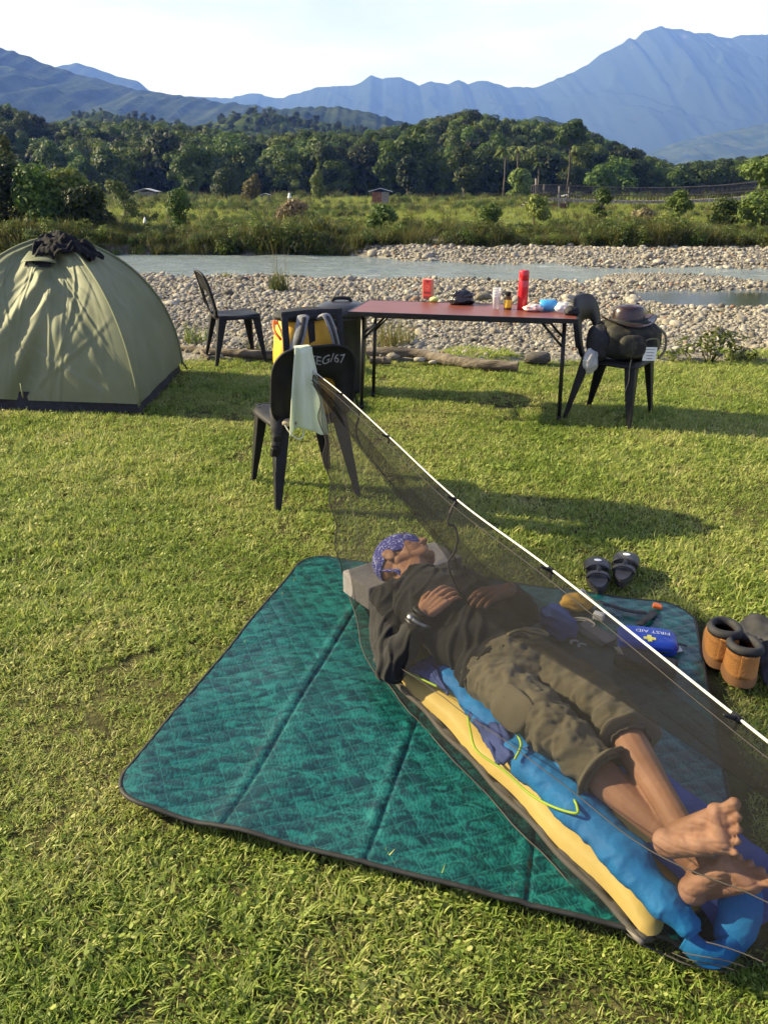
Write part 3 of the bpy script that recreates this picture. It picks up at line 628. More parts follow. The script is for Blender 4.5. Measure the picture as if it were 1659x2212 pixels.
tree('tall_forked_tree', 'tall tree with pale forked trunk standing before the wooded hill', base, 9.5, [(0, 0, 8.2, 2.0, 1.6, 1.1), (-1.1, 0, 7.3, 1.1, 1, .8), (1.2, 0, 7.2, 1.1, 1, .8), (.4, 0, 9.2, 1.1, 1, .6)], 1800, .24, 'mid', seed=14, r0=.10, limbs=[(1.2, 0, 7.0), (-1.0, 0, 7.0), (.5, 0, 8.6)])
for k, (u, y_, h, r, mt, lab) in enumerate([(1000, 105, 6.5, 2.6, 'mid', 'bushy tree at the foot of the hill left of the palms'), (880, 108, 5.6, 2.4, 'dark', 'dark bushy tree at the wood edge above the hut'), (1290, 104, 4.2, 2.4, 'mid', 'low spreading tree at the wood edge behind the bridge'), (1120, 100, 3.6, 2.2, 'light', 'pale bamboo-like thicket tree under the palms'), (420, 106, 6.6, 2.6, 'mid', 'grey-green tree at the wood edge left of the round tree')]):
    tree('wood_edge_tree', lab, ground_at(u, 435, y_), h, auto(420 + k, h, r, 11, .05), 2200, .24, mt, seed=430 + k, group='trees at the edge of the wood')

# ---- tufts and weeds on the near gravel
def tuft(label, loc, h, rad, nb, mat, seed, wd=.006, plume=False, lean=(.1, .7)):
    t_ = thing('grass_tuft', label, 'grass tuft', loc, 0, 'grass tufts at the gravel'); q = random.Random(seed)
    mb = clump(seed, nb, rad, h * .35, h, wd, lean); mb.build('blades', mat, t_, smooth=False)
    if plume:
        mb = MB()
        for i in range(7): a = q.uniform(0, 6.3); r = rad * .6 * q.random(); blade(mb, q, (r * math.cos(a), r * math.sin(a), 0), h * q.uniform(1.5, 2.1), .012, q.uniform(.05, .35), q.uniform(0, 6.3), .9, 5)
        mb.build('stalks', LM['yellow'], t_, smooth=False)
    return t_
def gz(u, v):
    y = U(u, v).y; 
    for _ in range(8): w_ = U(u, v, bed_z(U(u, v).x, y)); y = w_.y
    return Vector((w_.x, w_.y, bed_z(w_.x, w_.y) - .02))
m_tuft = leaf_mat('tuft_green', (0.06, 0.10, 0.018), (0.17, 0.20, 0.05)); m_tuf2 = leaf_mat('tuft_yellow', (0.12, 0.15, 0.03), (0.28, 0.27, 0.09))
tuft('tall reed tuft with long bent stalks on the gravel by the water', gz(603, 628), .52, .20, 150, m_tuft, 501, .014, True)
tuft('small yellow-green tuft at the water edge left of the reeds', gz(490, 600), .25, .14, 50, m_tuf2, 502, .012)
tuft('short tuft at the water edge right of the tent', gz(352, 592), .22, .12, 45, m_tuf2, 503, .012)
tuft('bright grass tuft between the tent and the empty chair', gz(425, 742), .32, .16, 80, m_tuft, 504, .010)
tuft('pale yellowish grass patch behind the left legs of the table', gz(850, 745), .42, .24, 170, m_tuf2, 505, .008)
tuft('low grass patch behind the middle of the table', gz(1010, 780), .16, .22, 110, m_tuf2, 506, .008)
tuft('small tuft of grass beside the empty chair on the gravel', gz(560, 760), .18, .15, 70, m_tuft, 507, .008)
tuft('tuft of grass on the gravel behind the hat', gz(1392, 690), .22, .14, 60, m_tuf2, 508, .010)
t_ = thing('broadleaf_weed', 'leafy green weed growing at the lawn edge right of the chair', 'weed', gz(1530, 790)); q = random.Random(77); mb = MB()
for i in range(9): a = q.uniform(0, 6.3); r = q.uniform(.05, .3); mb.tube([(0, 0, 0), (r * .5 * math.cos(a), r * .5 * math.sin(a), .16), (r * math.cos(a), r * math.sin(a), q.uniform(.15, .36))], [.005, .004, .002], 5)
mb.build('stems', LM['light'], t_); mb = MB(); leaves(mb, [(-.15, 0, .2, .2, .16, .1), (.15, .05, .25, .2, .16, .1), (0, -.05, .3, .14, .12, .08), (.3, 0, .14, .14, .12, .07), (-.3, 0, .12, .13, .12, .07)], 240, .04, q, up=1.2); mb.build('leaves', LM['light'], t_, smooth=False)

# ------------------------------------------------------------------ bridge and huts beyond the river
m_wood = M('weathered_wood', (0.16, 0.14, 0.12), (0.32, 0.29, 0.25), scale=6, rough=.9, bump=.4, bscale=30, spec=.1); m_rust = M('rusty_plank', (0.17, 0.075, 0.05), (0.27, 0.13, 0.09), scale=4, rough=.9, spec=.1)
m_roof = M('zinc_roof', (0.42, 0.43, 0.45), (0.62, 0.63, 0.65), scale=3, rough=.45, metal=.3); m_white = M('white_paint', (0.72, 0.72, 0.70), (0.80, 0.80, 0.78), scale=5, rough=.6); m_cable = M('steel_cable', (0.05, 0.05, 0.05), (0.10, 0.09, 0.085), rough=.6, metal=.5)
br = thing('suspension_bridge', 'narrow wooden suspension footbridge with wire netting rails at the right', 'bridge', ground_at(1180, 450, 62))
DK = [(1150, 430), (1200, 428), (1280, 431), (1400, 433), (1500, 431), (1580, 427), (1659, 420), (1780, 408), (1900, 396)]
dk = spline([D(u, v, 62 - .008 * (u - 1150)) for u, v in DK], 60); BW = Vector((.0, .9, 0))
for i in range(59):
    mb = MB(); a, b = Vector(dk[i]), Vector(dk[i + 1]); c = (a + b) / 2
    b2 = a + (b - a) * .86
    mb.add([a, b2, b2 + BW, a + BW, a - Vector((0, 0, .2)), b2 - Vector((0, 0, .2)), b2 + BW - Vector((0, 0, .2)), a + BW - Vector((0, 0, .2))], [(0, 1, 2, 3), (7, 6, 5, 4), (0, 4, 5, 1), (1, 5, 6, 2), (2, 6, 7, 3), (3, 7, 4, 0)]); mb.build('plank', m_wood, br, world=True, smooth=False)
for off in (Vector((0, 0, 0)), BW):
    for hh in (.35, .95):
        mb = MB(); mb.tube([Vector(p_) + off + Vector((0, 0, hh * (1 - .12 * math.sin(math.pi * min(1, i / 52))))) for i, p_ in enumerate(dk)], .03, 5); mb.build('rail_cable', m_cable, br, world=True)
    mb = MB()
    for i in range(0, 60): 
        for f_ in (0, .5):
            p_ = Vector(dk[i]) + ((Vector(dk[min(59, i + 1)]) - Vector(dk[i])) * f_) + off; p2_ = Vector(dk[min(59, i + 1)]) + off; mb.tube([p_, p_ + Vector((0, 0, .88))], .014, 4); mb.tube([p_, p2_ + Vector((0, 0, .85))], .011, 4)
    mb.build('netting', m_cable, br, world=True)
for (u, v0, v1, yy, r) in ((1157, 385, 450, 62, .06), (1175, 398, 448, 62.9, .08), (1207, 402, 456, 61.6, .09), (1228, 404, 440, 62.5, .08)):
    mb = MB(); mb.tube([D(u, v1, yy) - Vector((0, 0, .3)), D(u, v0, yy)], [r, r * .85], 8); mb.build('post', m_wood, br, world=True)
mb = MB()
for i in range(9):
    a = D(1150 - 7.5 * i, 433 + 4.4 * i, 62); mb.box((a.x, a.y + .45, a.z), (.30, .9, .06))
mb.tube([D(1152, 434, 62), D(1082, 474, 62)], .06, 6); mb.tube([D(1152, 434, 62.9), D(1082, 474, 62.9)], .06, 6); mb.build('stairs', m_wood, br, world=True)
mb = MB(); a = D(1160, 436, 62); mb.box((a.x + 1.0, a.y + .45, a.z - .5), (2.4, .7, .75)); mb.build('landing', m_rust, br, world=True, smooth=False)
def hut(label, u, v, y_, w_, h, d_, wall, stilts=.4, open_=False):
    b = ground_at(u, v, y_); t_ = thing('field_hut', label, 'hut', b, 0, 'huts in the field')
    for sx_ in (-1, 1):
        for sy_ in (-1, 1): mb = MB(); mb.box((sx_ * w_ * .45, sy_ * d_ * .4, (h if open_ else stilts) / 2), (.09, .09, h if open_ else stilts)); mb.build('post', m_wood, t_, smooth=False)
    if not open_:
        nb = 7
        for i in range(nb): mb = MB(); mb.box((-w_ * .45 + w_ * .9 * (i + .5) / nb, -d_ * .4, stilts + (h - stilts) / 2), (w_ * .9 / nb - .02, .05, h - stilts)); mb.build('plank', wall if i < 4 else m_wood, t_, smooth=False)
        mb = MB(); mb.box((0, .05, stilts + (h - stilts) / 2), (w_ * .88, d_ * .74, h - stilts - .02)); mb.build('wall', m_wood, t_, smooth=False)
    for s in (-1, 1):
        mb = MB(); a = .42
        for i in range(6):
            x0, x1 = s * w_ * .66 * i / 6, s * w_ * .66 * (i + .92) / 6; za, zb = h + .42 * w_ / 2 * (1 - i / 6) * .8, h + .42 * w_ / 2 * (1 - (i + .92) / 6) * .8
            mb.add([(x0, -d_ * .62, za), (x1, -d_ * .62, zb), (x1, d_ * .62, zb), (x0, d_ * .62, za), (x0, -d_ * .62, za + .04), (x1, -d_ * .62, zb + .04), (x1, d_ * .62, zb + .04), (x0, d_ * .62, za + .04)], [(3, 2, 1, 0), (4, 5, 6, 7), (0, 1, 5, 4), (1, 2, 6, 5), (2, 3, 7, 6), (3, 0, 4, 7)])
        mb.build('roof_sheet', m_roof, t_, smooth=False)
hut('small stilted plank hut with light metal roof in the middle of the field', 822, 447, 78, 1.75, 1.35, 1.6, m_rust)
hut('distant hut with grey roof between the left bushes and the shrub', 320, 424, 100, 2.1, 1.0, 1.8, m_wood, .2)
hut('tiny white-roofed shelter right of the yellow-green tree', 574, 434, 92, .9, .85, .8, m_white, .2, True)
hut('low open shelter with metal roof below the bridge posts', 1230, 455, 68, 1.1, .95, 1.0, m_wood, .3, True)
mb = MB(); b = ground_at(626, 432, 96); mb.lathe([(.2, 0), (.26, .25), (.22, .6), (.12, .72), (.15, .85), (.09, .98), (.01, 1.0)], 10, b); tag(mb.build('white_post', m_white), 'white upright marker post in the far field', 'post')
mb = MB(); b = ground_at(312, 468, 36); mb.tube([b, b + Vector((0, 0, .3)), b + Vector((.02, 0, .52))], [.05, .07, .02], 8); tag(mb.build('white_bag', m_white), 'small white bag hanging in the grass right of the left bushes', 'bag')
# ------------------------------------------------------------------ camp: tent
m_tent = M('tent_fabric', (0.165, 0.18, 0.098), (0.20, 0.215, 0.122), scale=2.5, rough=.62, spec=.3, bump=.12, bscale=160, transl=.1, bdist=.004)
m_blackf = M('black_fabric', (0.010, 0.010, 0.013), (0.022, 0.022, 0.027), scale=30, rough=.75, bump=.3, bscale=300, bdist=.003)
TC = [Vector((-1.76, 5.40, 0)), Vector((-1.80, 6.84, 0)), Vector((-3.30, 7.02, 0)), Vector((-3.26, 5.60, 0))]   # near right, far right, far left, near left
TM = sum(TC, Vector()) / 4; TH = 1.15
tent = thing('dome_tent', 'olive green dome tent with creased flysheet at the left', 'tent', TM)
def pole(c, s):          # s 0 at the corner .. 1 at the apex
    a = s * math.pi / 2; r = math.cos(a) ** 1.14; return TM + (c - TM) * r + Vector((0, 0, TH * math.sin(a) ** .9))
def face(k, wr, z0=.07):
    a, b = TC[k], TC[(k + 1) % 4]; mid = (a + b) / 2 - TM; nrm = Vector((mid.x, mid.y, .25)).normalized()
    s0 = math.asin((z0 / TH) ** (1 / .9)) / (math.pi / 2); q = random.Random(k + 5)
    cr = [(q.uniform(.05, .95), q.uniform(.0, .9), q.uniform(-1.3, 1.3), *((q.uniform(.008, .018), q.uniform(.03, .06)) if j < 12 else (q.uniform(.0015, .005), q.uniform(.006, .016)))) for j in range(46)]
    def fn(u, v):
        s = s0 + (1 - s0) * v; A, Bp = pole(a, s), pole(b, s); p = A.lerp(Bp, u)
        e = math.sin(math.pi * u)
        wdt = (A - Bp).length
        p = p - nrm * (.035 * e * math.sin(math.pi * v))                          # taut sag
        h = .020 * noise.noise(Vector((u * 3 + v * 2.2 + k, v * 1.4, k))) + .012 * noise.noise(Vector((u * 9 - v * 6, v * 5 + u * 3, k + 3)))
        for (cu, cv, ang, am, wd) in cr:                                          # straight tension creases
            d = (u - cu) * math.cos(ang) + (v - cv) * math.sin(ang) * .8; al = -(u - cu) * math.sin(ang) + (v - cv) * math.cos(ang)
            h += am * math.exp(-(d / wd) ** 2) * math.exp(-(al / .42) ** 2) - am * .7 * math.exp(-((d - wd * 1.6) / (wd * 1.3)) ** 2) * math.exp(-(al / .42) ** 2)
        p = p + nrm * (h * wr * e ** .6 * min(1, wdt / .5) * (1 - v ** 6))
        return p
    mb = MB(); mb.grid(fn, 200, 140); return mb
for k, (nm, wr) in enumerate((('flysheet_panel', .7), ('flysheet_panel', .5), ('flysheet_panel', .7), ('flysheet_panel', 1.5))):
    face(k, wr).build(nm, m_tent, tent, world=True)
for c in TC:
    mb = MB(); mb.tube([pole(c, .02 + .97 * i / 24) + ((pole(c, .02 + .97 * i / 24) - TM).normalized() * .004) for i in range(25)], .011, 6); mb.build('pole_sleeve', m_tent, tent, world=True)
    mb = MB(); d = (c - TM).normalized(); mb.tube([c + Vector((0, 0, .09)) - d * .02, c + d * .03 + Vector((0, 0, .03)), c + d * .05 + Vector((0, 0, -.02))], .008, 5); mb.build('corner_strap', m_blackf, tent, world=True)
mb = MB()
for k in range(4):
    a, b = TC[k], TC[(k + 1) % 4]
    def fn(u, v, a=a, b=b, k=k):
        p = a.lerp(b, u); p = TM + (p - TM) * (.985 - .035 * v); return p + Vector((0, 0, -.015 + .14 * v)) + (p - TM).normalized() * (.012 * noise.noise(Vector((u * 9 + k * 5, v * 2, k))))
    mb.grid(fn, 40, 5)
mb.build('floor_tub', m_blackf, tent, world=True)
# hood over the vent near the top of the front panel
def hood(u, v):
    base = face_front(.30 + .40 * u, .66 + .10 * v); lift = (1 - v) * math.sin(math.pi * u) ** .7
    return base + Vector((.0, -.05 * lift - .006, .02 * lift - .004))
_a, _b = TC[3], TC[0]
def face_front(u, v):
    s = v; A, Bp = pole(_a, s), pole(_b, s); p = A.lerp(Bp, u); mid = (_a + _b) / 2 - TM; nr = Vector((mid.x, mid.y, .25)).normalized()
    return p - nr * (.035 * math.sin(math.pi * u) * math.sin(math.pi * v)) + nr * .018
mb = MB(); mb.grid(hood, 30, 10); mb.build('vent_hood', m_tent, tent, world=True, solid=.003)
def vent(u, v): return face_front(.36 + .28 * u, .63 + .05 * v) + Vector((0, -.006, 0))
mb = MB(); mb.grid(vent, 12, 4); mb.build('vent_mesh', m_blackf, tent, world=True)
for uu in (.42,):
    mb = MB(); p0 = face_front(uu, .08); mb.tube([p0 + Vector((0, -.02, .02)), p0 + Vector((.005, -.03, -.04)), p0 + Vector((.0, -.02, -.09))], .006, 5); mb.build('toggle', m_tent, tent, world=True)
# dark garment drying over the top
q = random.Random(5)
def cloth_top(u, v):
    x = -2.58 + .42 * u; yb = 5.88 + .36 * v + .02 * math.sin(9 * u)
    # drape on the dome: nearest dome height at (x, y)
    best = dome_z(x, yb)
    wob = .045 * noise.noise(Vector((u * 6, v * 5, 2))) + .03 * (1 - abs(2 * u - 1)) + .022 * noise.noise(Vector((u * 13, v * 12, 5)))
    return Vector((x, yb, best + .028 + wob))
def dome_z(x, y):
    lo, hi = 0.0, 1.0                                  # find the level ring that passes x,y
    for _ in range(22):
        s = (lo + hi) / 2; ring = [pole(c, s) for c in TC]; ins = True
        for i in range(4):
            a, b = ring[i], ring[(i + 1) % 4]
            if (b.x - a.x) * (y - a.y) - (b.y - a.y) * (x - a.x) < 0: ins = False
        if ins: lo = s
        else: hi = s
    return TH * math.sin(lo * math.pi / 2) ** .9
m_rag = M('dark_garment', (0.005, 0.005, 0.007), (0.022, 0.022, 0.028), scale=9, rough=.85, bump=.4, bscale=60, lo=.45, hi=.75, spec=.15)
mb = MB(); mb.grid(cloth_top, 60, 40); tag(mb.build('garment', m_rag, solid=.006), 'black crumpled garment spread over the top of the tent to dry', 'garment')

# ------------------------------------------------------------------ black plastic chairs
m_plast = M('black_plastic', (0.012, 0.012, 0.013), (0.020, 0.020, 0.022), scale=12, rough=.5, spec=.18, bump=.05, bscale=200, bdist=.002)
m_scrib = M('scratched_letters', (0.20, 0.20, 0.19), (0.34, 0.34, 0.32), scale=90, rough=.8)
def chair_parts():
    # faces +Y; origin on the ground under the seat
    P = {}
    mb = MB()
    def seat(u, v):
        x = (u * 2 - 1); y = (v * 2 - 1); e = max(abs(x), abs(y))
        r_ = (abs(x) ** 6 + abs(y) ** 6) ** (1 / 6); k = 1 if r_ < 1e-6 else e / max(r_, 1e-6)
        return Vector((x * k * .205 * (1.03 + .05 * y), y * k * .205 + .01, .435 - .016 * (1 - x * x) * (1 - y * y) - .03 * max(0, e - .86) / .14 * (1 if e > .86 else 0)))
    mb.grid(seat, 29, 29); P['seat'] = mb.mesh('seat', m_plast)
    mb = MB(); ou = []; inn = []; n = 64
    def bk(x, z): # curved back plane
        k = (z - .42) / .38; return Vector((x, -.195 - .085 * k - .015 * k * k + .55 * x * x * (.4 + .6 * k), z))
    for i in range(n):
        a = 2 * math.pi * i / n; c, s = math.cos(a), math.sin(a)
        wx = .215 if s < 0 else .212; X = math.copysign(abs(c) ** .55, c) * wx; Z = .615 + math.copysign(abs(s) ** (.62 if s > 0 else .4), s) * .205
        ou.append(bk(X * (1 - .10 * max(0, -s)), Z)); xi = math.copysign(abs(c) ** .6, c) * .118; zi = .545 + math.copysign(abs(s) ** .6, s) * .115; inn.append(bk(xi, zi))
    md = [((ou[i] + inn[i]) / 2) for i in range(n)]; md = [bk(p_.x, p_.z) for p_ in md]
    ou2 = [p_ + Vector((0, -.018 if p_.z > .5 else -.004, 0)) for p_ in ou]
    mb.add(ou2 + ou + md + inn, [(r * n + i, r * n + (i + 1) % n, (r + 1) * n + (i + 1) % n, (r + 1) * n + i) for r in range(3) for i in range(n)]); P['backrest'] = mb.mesh('backrest', m_plast)
    legs = []
    for sx_, sy_ in ((-1, -1), (1, -1), (-1, 1), (1, 1)):
        mb = MB(); top = Vector((sx_ * .178, sy_ * .175 + .008, .44)); bot = Vector((sx_ * .222, sy_ * (.248 if sy_ < 0 else .215), 0)); rows = []
        for k in range(9):
            t = k / 8; c = top.lerp(bot, t ** .92); w1 = .052 * (1 - t) ** 1 + .030 ; w2 = .050 * (1 - t) + .027
            # L-shaped section opening inwards, thickness 6 mm
            sec = [(0, 0), (-w1, 0), (-w1, -.007), (-.007 - .006 * (1 - t), -.010), (-.007, -w2), (0, -w2)]
            rows.append([c + Vector((sx_ * (a + .012), sy_ * (b + .012), 0)) for a, b in sec])
        m_ = len(rows[0]); vs_ = [p_ for r in rows for p_ in r]
        mb.add(vs_, [(i * m_ + k, i * m_ + (k + 1) % m_, (i + 1) * m_ + (k + 1) % m_, (i + 1) * m_ + k) for i in range(8) for k in range(m_)] + [tuple(range(m_)), tuple(8 * m_ + k for k in range(m_))])
        legs.append(mb.mesh('leg', m_plast, smooth=False))
    P['legs'] = legs
    return P
CP = chair_parts()
def chair(label, loc, rz):
    t_ = thing('plastic_chair', label, 'chair', loc, rz, 'black plastic chairs at the camp')
    for nm in ('seat', 'backrest'):
        o = link(nm, CP[nm], t_); m = o.modifiers.new('solid', 'SOLIDIFY'); m.thickness = .012; m.offset = 0
    for me in CP['legs']:
        o = link('leg', me, t_); m = o.modifiers.new('bevel', 'BEVEL'); m.width = .003; m.segments = 2
    return t_
C1 = Vector((-.44, 3.93, 0)); R1 = R(24)
ch1 = chair('black plastic chair with scratched lettering, carrying the yellow backpack', C1, R1)
ch2 = chair('empty black plastic chair between the tent and the bin', (U(513, 777).x, U(513, 777).y, 0), R(-66))
C3 = Vector((1.61, 5.32, 0)); R3 = R(-126)
ch3 = chair('black plastic chair holding the dark bag and the hat', C3, R3)
tm = text_mesh('TEG/67', .062, 'lettering', m_scrib, .0006)
M_ = Matrix.Translation((0, 0, 0))
for v in tm.vertices:
    x, y = v.co.x, v.co.y; X = x + .055; Z = .748 + y + .006 * math.sin(x * 60); k = (Z - .42) / .38
    v.co = (X, -.195 - .085 * k - .015 * k * k + .55 * X * X * (.4 + .6 * k) - .0078 - v.co.z, Z)
tx = link('lettering', tm, ch1)

# ------------------------------------------------------------------ yellow backpack on the first chair
m_yel = M('yellow_nylon', (0.62, 0.33, 0.02), (0.74, 0.42, 0.04), scale=14, rough=.5, bump=.35, bscale=14, bdist=.02); m_gstr = M('grey_webbing', (0.16, 0.165, 0.18), (0.24, 0.245, 0.26), scale=60, rough=.8, bump=.3, bscale=300, bdist=.002); m_orange = M('orange_nylon', (0.70, 0.13, 0.02), (0.8, 0.2, 0.03), rough=.5)
m_blackg = M('black_webbing', (0.010, 0.010, 0.012), (0.025, 0.025, 0.028), scale=50, rough=.55)
bp_ = thing('backpack', 'yellow hiking backpack with black harness standing on the lettered chair', 'backpack', C1 + Vector((.065, .03, .425)), R1)
def W1(x, y, z): return Vector((x, y, z))
mb = MB(); mb.ell((-.028, -.02, .23), (.165, .135, .30), n=28, m=20, fn=lambda x, y, z: (1 / (abs(x) ** 3 + abs(y) ** 3 + abs(z) ** 3) ** (1 / 3)) * (1 + .05 * noise.noise(Vector((x * 3, y * 3, z * 3))) + .02 * noise.noise(Vector((x * 9, y * 9, z * 9))))); mb.build('pack_body', m_yel, bp_)
mb = MB(); mb.ell((-.04, -.05, .505), (.165, .11, .035), n=22, m=10, fn=lambda x, y, z: 1 + .08 * noise.noise(Vector((x * 4, y * 4, z * 4)))); mb.build('top_lid', m_blackf, bp_)
mb = MB()
def frame(u, v): 
    x = (u * 2 - 1) * .155; z = .02 + .50 * v; return Vector((x - .04, -.155 - .012 * math.cos(u * 6.3) + .05 * max(0, v - .8), z))
mb.grid(lambda u, v: frame(u * .10, v), 6, 20); mb.grid(lambda u, v: frame(.90 + u * .10, v), 6, 20); mb.grid(lambda u, v: frame(u, .97 + v * .07), 20, 5)
mb.grid(lambda u, v: frame(.45 + .1 * u, v), 5, 20)
mb.build('back_panel', m_blackf, bp_, solid=.012)
for s in (-1, 1):
    path = spline([(-.04 + s * .045, -.155, .50), (-.04 + s * .06, -.195, .515), (-.04 + s * .085, -.215, .44), (-.04 + s * .115, -.19, .33), (-.04 + s * .14, -.17, .16)], 26)
    mb = MB(); mb.tube(path, .030, 10, flat=(1, .35)); st = mb.build('shoulder_strap', m_gstr, bp_)
    mb = MB(); mb.tube([Vector(p_) + Vector((0, -.011, 0)) for p_ in path], .014, 8, flat=(1, .3)); mb.build('strap_padding', m_blackg, st)
mb = MB(); mb.tube(spline([(-.185, -.10, .40), (-.205, -.06, .44), (-.18, .02, .47), (-.15, .06, .45)], 14), .007, 6); mb.build('compression_strap', m_orange, bp_)
hb = [(-.18, -.10, .10), (-.24, -.16, .07), (-.255, -.19, -.02), (-.27, -.20, -.11)]
mb = MB(); mb.tube(spline(hb, 20), [.042] * 8 + [.036] * 6 + [.025] * 6, 10, flat=(1, .5)); belt = mb.build('hip_belt', m_blackf, bp_)
mb = MB(); mb.box((-.275, -.21, -.13), (.05, .022, .045), (.2, .1, .3)); mb.box((-.262, -.212, -.06), (.045, .02, .03), (.1, 0, .2)); mb.build('buckle', m_plast, belt, smooth=False, bevel=.004)
mb = MB(); mb.tube(spline([(-.275, -.215, -.15), (-.282, -.22, -.24), (-.275, -.21, -.30), (-.287, -.21, -.33)], 14), .009, 6, flat=(1, .3)); mb.build('webbing_tail', m_blackg, belt)
mb = MB(); mb.tube(spline([(.12, -.12, .16), (.19, -.10, .10), (.225, -.09, -.02), (.21, -.08, -.12), (.235, -.08, -.20)], 18), .009, 6, flat=(1, .4)); mb.build('webbing_tail', m_blackg, bp_)
mb = MB(); mb.box((-.04, -.17, .30), (.026, .012, .05)); mb.build('label_patch', m_gstr, bp_, smooth=False)

# small brown pouch on the seat corner with a loop of white cord
t_ = thing('cord_pouch', 'small tan pouch with a white cord loop at the lettered chair seat', 'pouch', C1 + Vector((0, 0, .44)), R1)
mb = MB(); mb.ell((-.12, -.235, .005), (.05, .03, .022), fn=lambda x, y, z: 1 + .2 * noise.noise(Vector((x * 3, y * 3, z * 3)))); mb.build('pouch', M('tan_canvas', (0.22, 0.18, 0.12), (0.34, 0.29, 0.21), rough=.9), t_)
m_cord = M('white_cord', (0.68, 0.67, 0.62), (0.80, 0.79, 0.75), scale=80, rough=.7)
mb = MB(); mb.tube(spline([(-.16, -.25, .0), (-.14, -.262, -.04), (-.10, -.265, -.075), (-.072, -.262, -.06), (-.065, -.255, .0)], 20), .003, 5); mb.build('loop', m_cord, t_)

# pale towel over the chair back
m_tow = M('pale_green_towel', (0.72, 0.80, 0.56), (0.82, 0.86, 0.70), scale=3, rough=.95, sheen=.3, transl=.25, bump=.3, bscale=250, bdist=.002)
def tow(u, v):
    # v 0 top .. 1 bottom (front), folded over the back's top edge
    wd = .055 + .11 * v ** .8; x = -.075 + (u - .5) * wd * 1.25 + .028 * v
    z = .835 - .43 * v + .02 * math.sin(u * 5) * v; y = -.305 + .04 * v - .012 * math.cos((u - .5) * 9) * (0.5 + v) - .018 * math.sin(u * 17 + 1) * v ** .6 * .8
    if v < .08: y = -.305 + .03 * (1 - v / .08) ; z = .828 - .008 * (v / .08)
    return Vector((x, y - .02, z - (.03 * abs(u - .35) if v > .9 else 0)))
mb = MB(); mb.grid(tow, 40, 44); o = mb.build('towel', m_tow, solid=.004); o.location = C1; o.rotation_euler = (0, 0, R1); tag(o, 'pale mint green towel hanging over the back of the lettered chair', 'towel')

# ------------------------------------------------------------------ bin
m_binp = M('bin_plastic', (0.022, 0.022, 0.024), (0.035, 0.035, 0.038), scale=9, rough=.36, spec=.5)
bb_ = U(742, 842); bn_ = thing('storage_bin', 'black round plastic bin with domed lid behind the yellow backpack', 'bin', (bb_.x, bb_.y, 0))
mb = MB(); mb.lathe([(.155, 0), (.165, .015), (.185, .30), (.195, .57), (.207, .575), (.207, .60), (.19, .60)], 40); mb.build('body', m_binp, bn_)
mb = MB(); mb.lathe([(.205, .598), (.216, .60), (.218, .635), (.205, .65), (.185, .668), (.13, .69), (.05, .698), (.001, .70)], 40); ld = mb.build('lid', m_binp, bn_)
mb = MB(); mb.tube(spline([(-.07, 0, .69), (-.06, 0, .715), (0, 0, .722), (.06, 0, .715), (.07, 0, .69)], 14), .014, 8); mb.build('handle', m_plast, ld)

# ------------------------------------------------------------------ folding table
m_top = M('red_brown_laminate', (0.14, 0.04, 0.027), (0.19, 0.053, 0.036), scale=4, rough=.4, spec=.5, stretch=(1, 6, 1)); m_leg = M('black_steel', (0.010, 0.010, 0.010), (0.018, 0.018, 0.018), rough=.4, metal=.2)
FL, FR, BL, BR = U(790, 880), U(1214, 905), U(798, 857), U(1200, 878)
tcen = (FL + FR + BL + BR) / 4; ta = math.atan2((FR - FL).y, (FR - FL).x); TZ = .715
tb = thing('folding_table', 'folding table with red-brown top and black steel legs', 'table', (tcen.x, tcen.y, 0), ta)
TL = (FR - FL).length / 2; TLen = TL + .055
mb = MB(); mb.box((0, 0, TZ - .012), (TLen * 2, .60, .022)); top = mb.build('tabletop', m_top, tb, smooth=False, bevel=.003)
mb = MB()
for (c, d) in (((0, -.302, TZ - .014), (TLen * 2 + .01, .012, .030)), ((0, .302, TZ - .014), (TLen * 2 + .01, .012, .030)), ((-TLen - .004, 0, TZ - .014), (.012, .59, .030)), ((TLen + .004, 0, TZ - .014), (.012, .59, .030))): mb.box(c, d)
mb.build('edge_trim', m_leg, top, smooth=False)
for sx_ in (-1, 1):
    for sy_ in (-1, 1):
        mb = MB(); mb.tube([(sx_ * (TL - .02), sy_ * .20, TZ - .025), (sx_ * TL, sy_ * .19, 0)], .0135, 8); lg = mb.build('leg', m_leg, tb)
        mb = MB(); mb.lathe([(.015, 0), (.017, .0), (.017, .03), (.0136, .03)], 10, (sx_ * TL, sy_ * .19, -.002)); mb.build('foot_cap', m_plast, lg)
    mb = MB(); mb.tube([(sx_ * (TL - .015), -.20, .55), (sx_ * (TL - .015), .20, .55)], .010, 8); mb.build('crossbar', m_leg, tb)
    for sy_ in (-1, 1):
        mb = MB(); mb.tube([(sx_ * (TL - .01), sy_ * .195, .50), (sx_ * (TL - .19), sy_ * .17, TZ - .03)], .0085, 8); mb.build('brace', m_leg, tb)
mb = MB(); mb.box((0, -.22, TZ - .036), (TL * 2 - .2, .025, .024)); mb.box((0, .22, TZ - .036), (TL * 2 - .2, .025, .024)); mb.build('frame_rail', m_leg, tb, smooth=False)

def on_table(u, v):
    "point on the table top seen at u,v"
    w_ = U(u, v, TZ); return Vector((w_.x, w_.y, TZ))
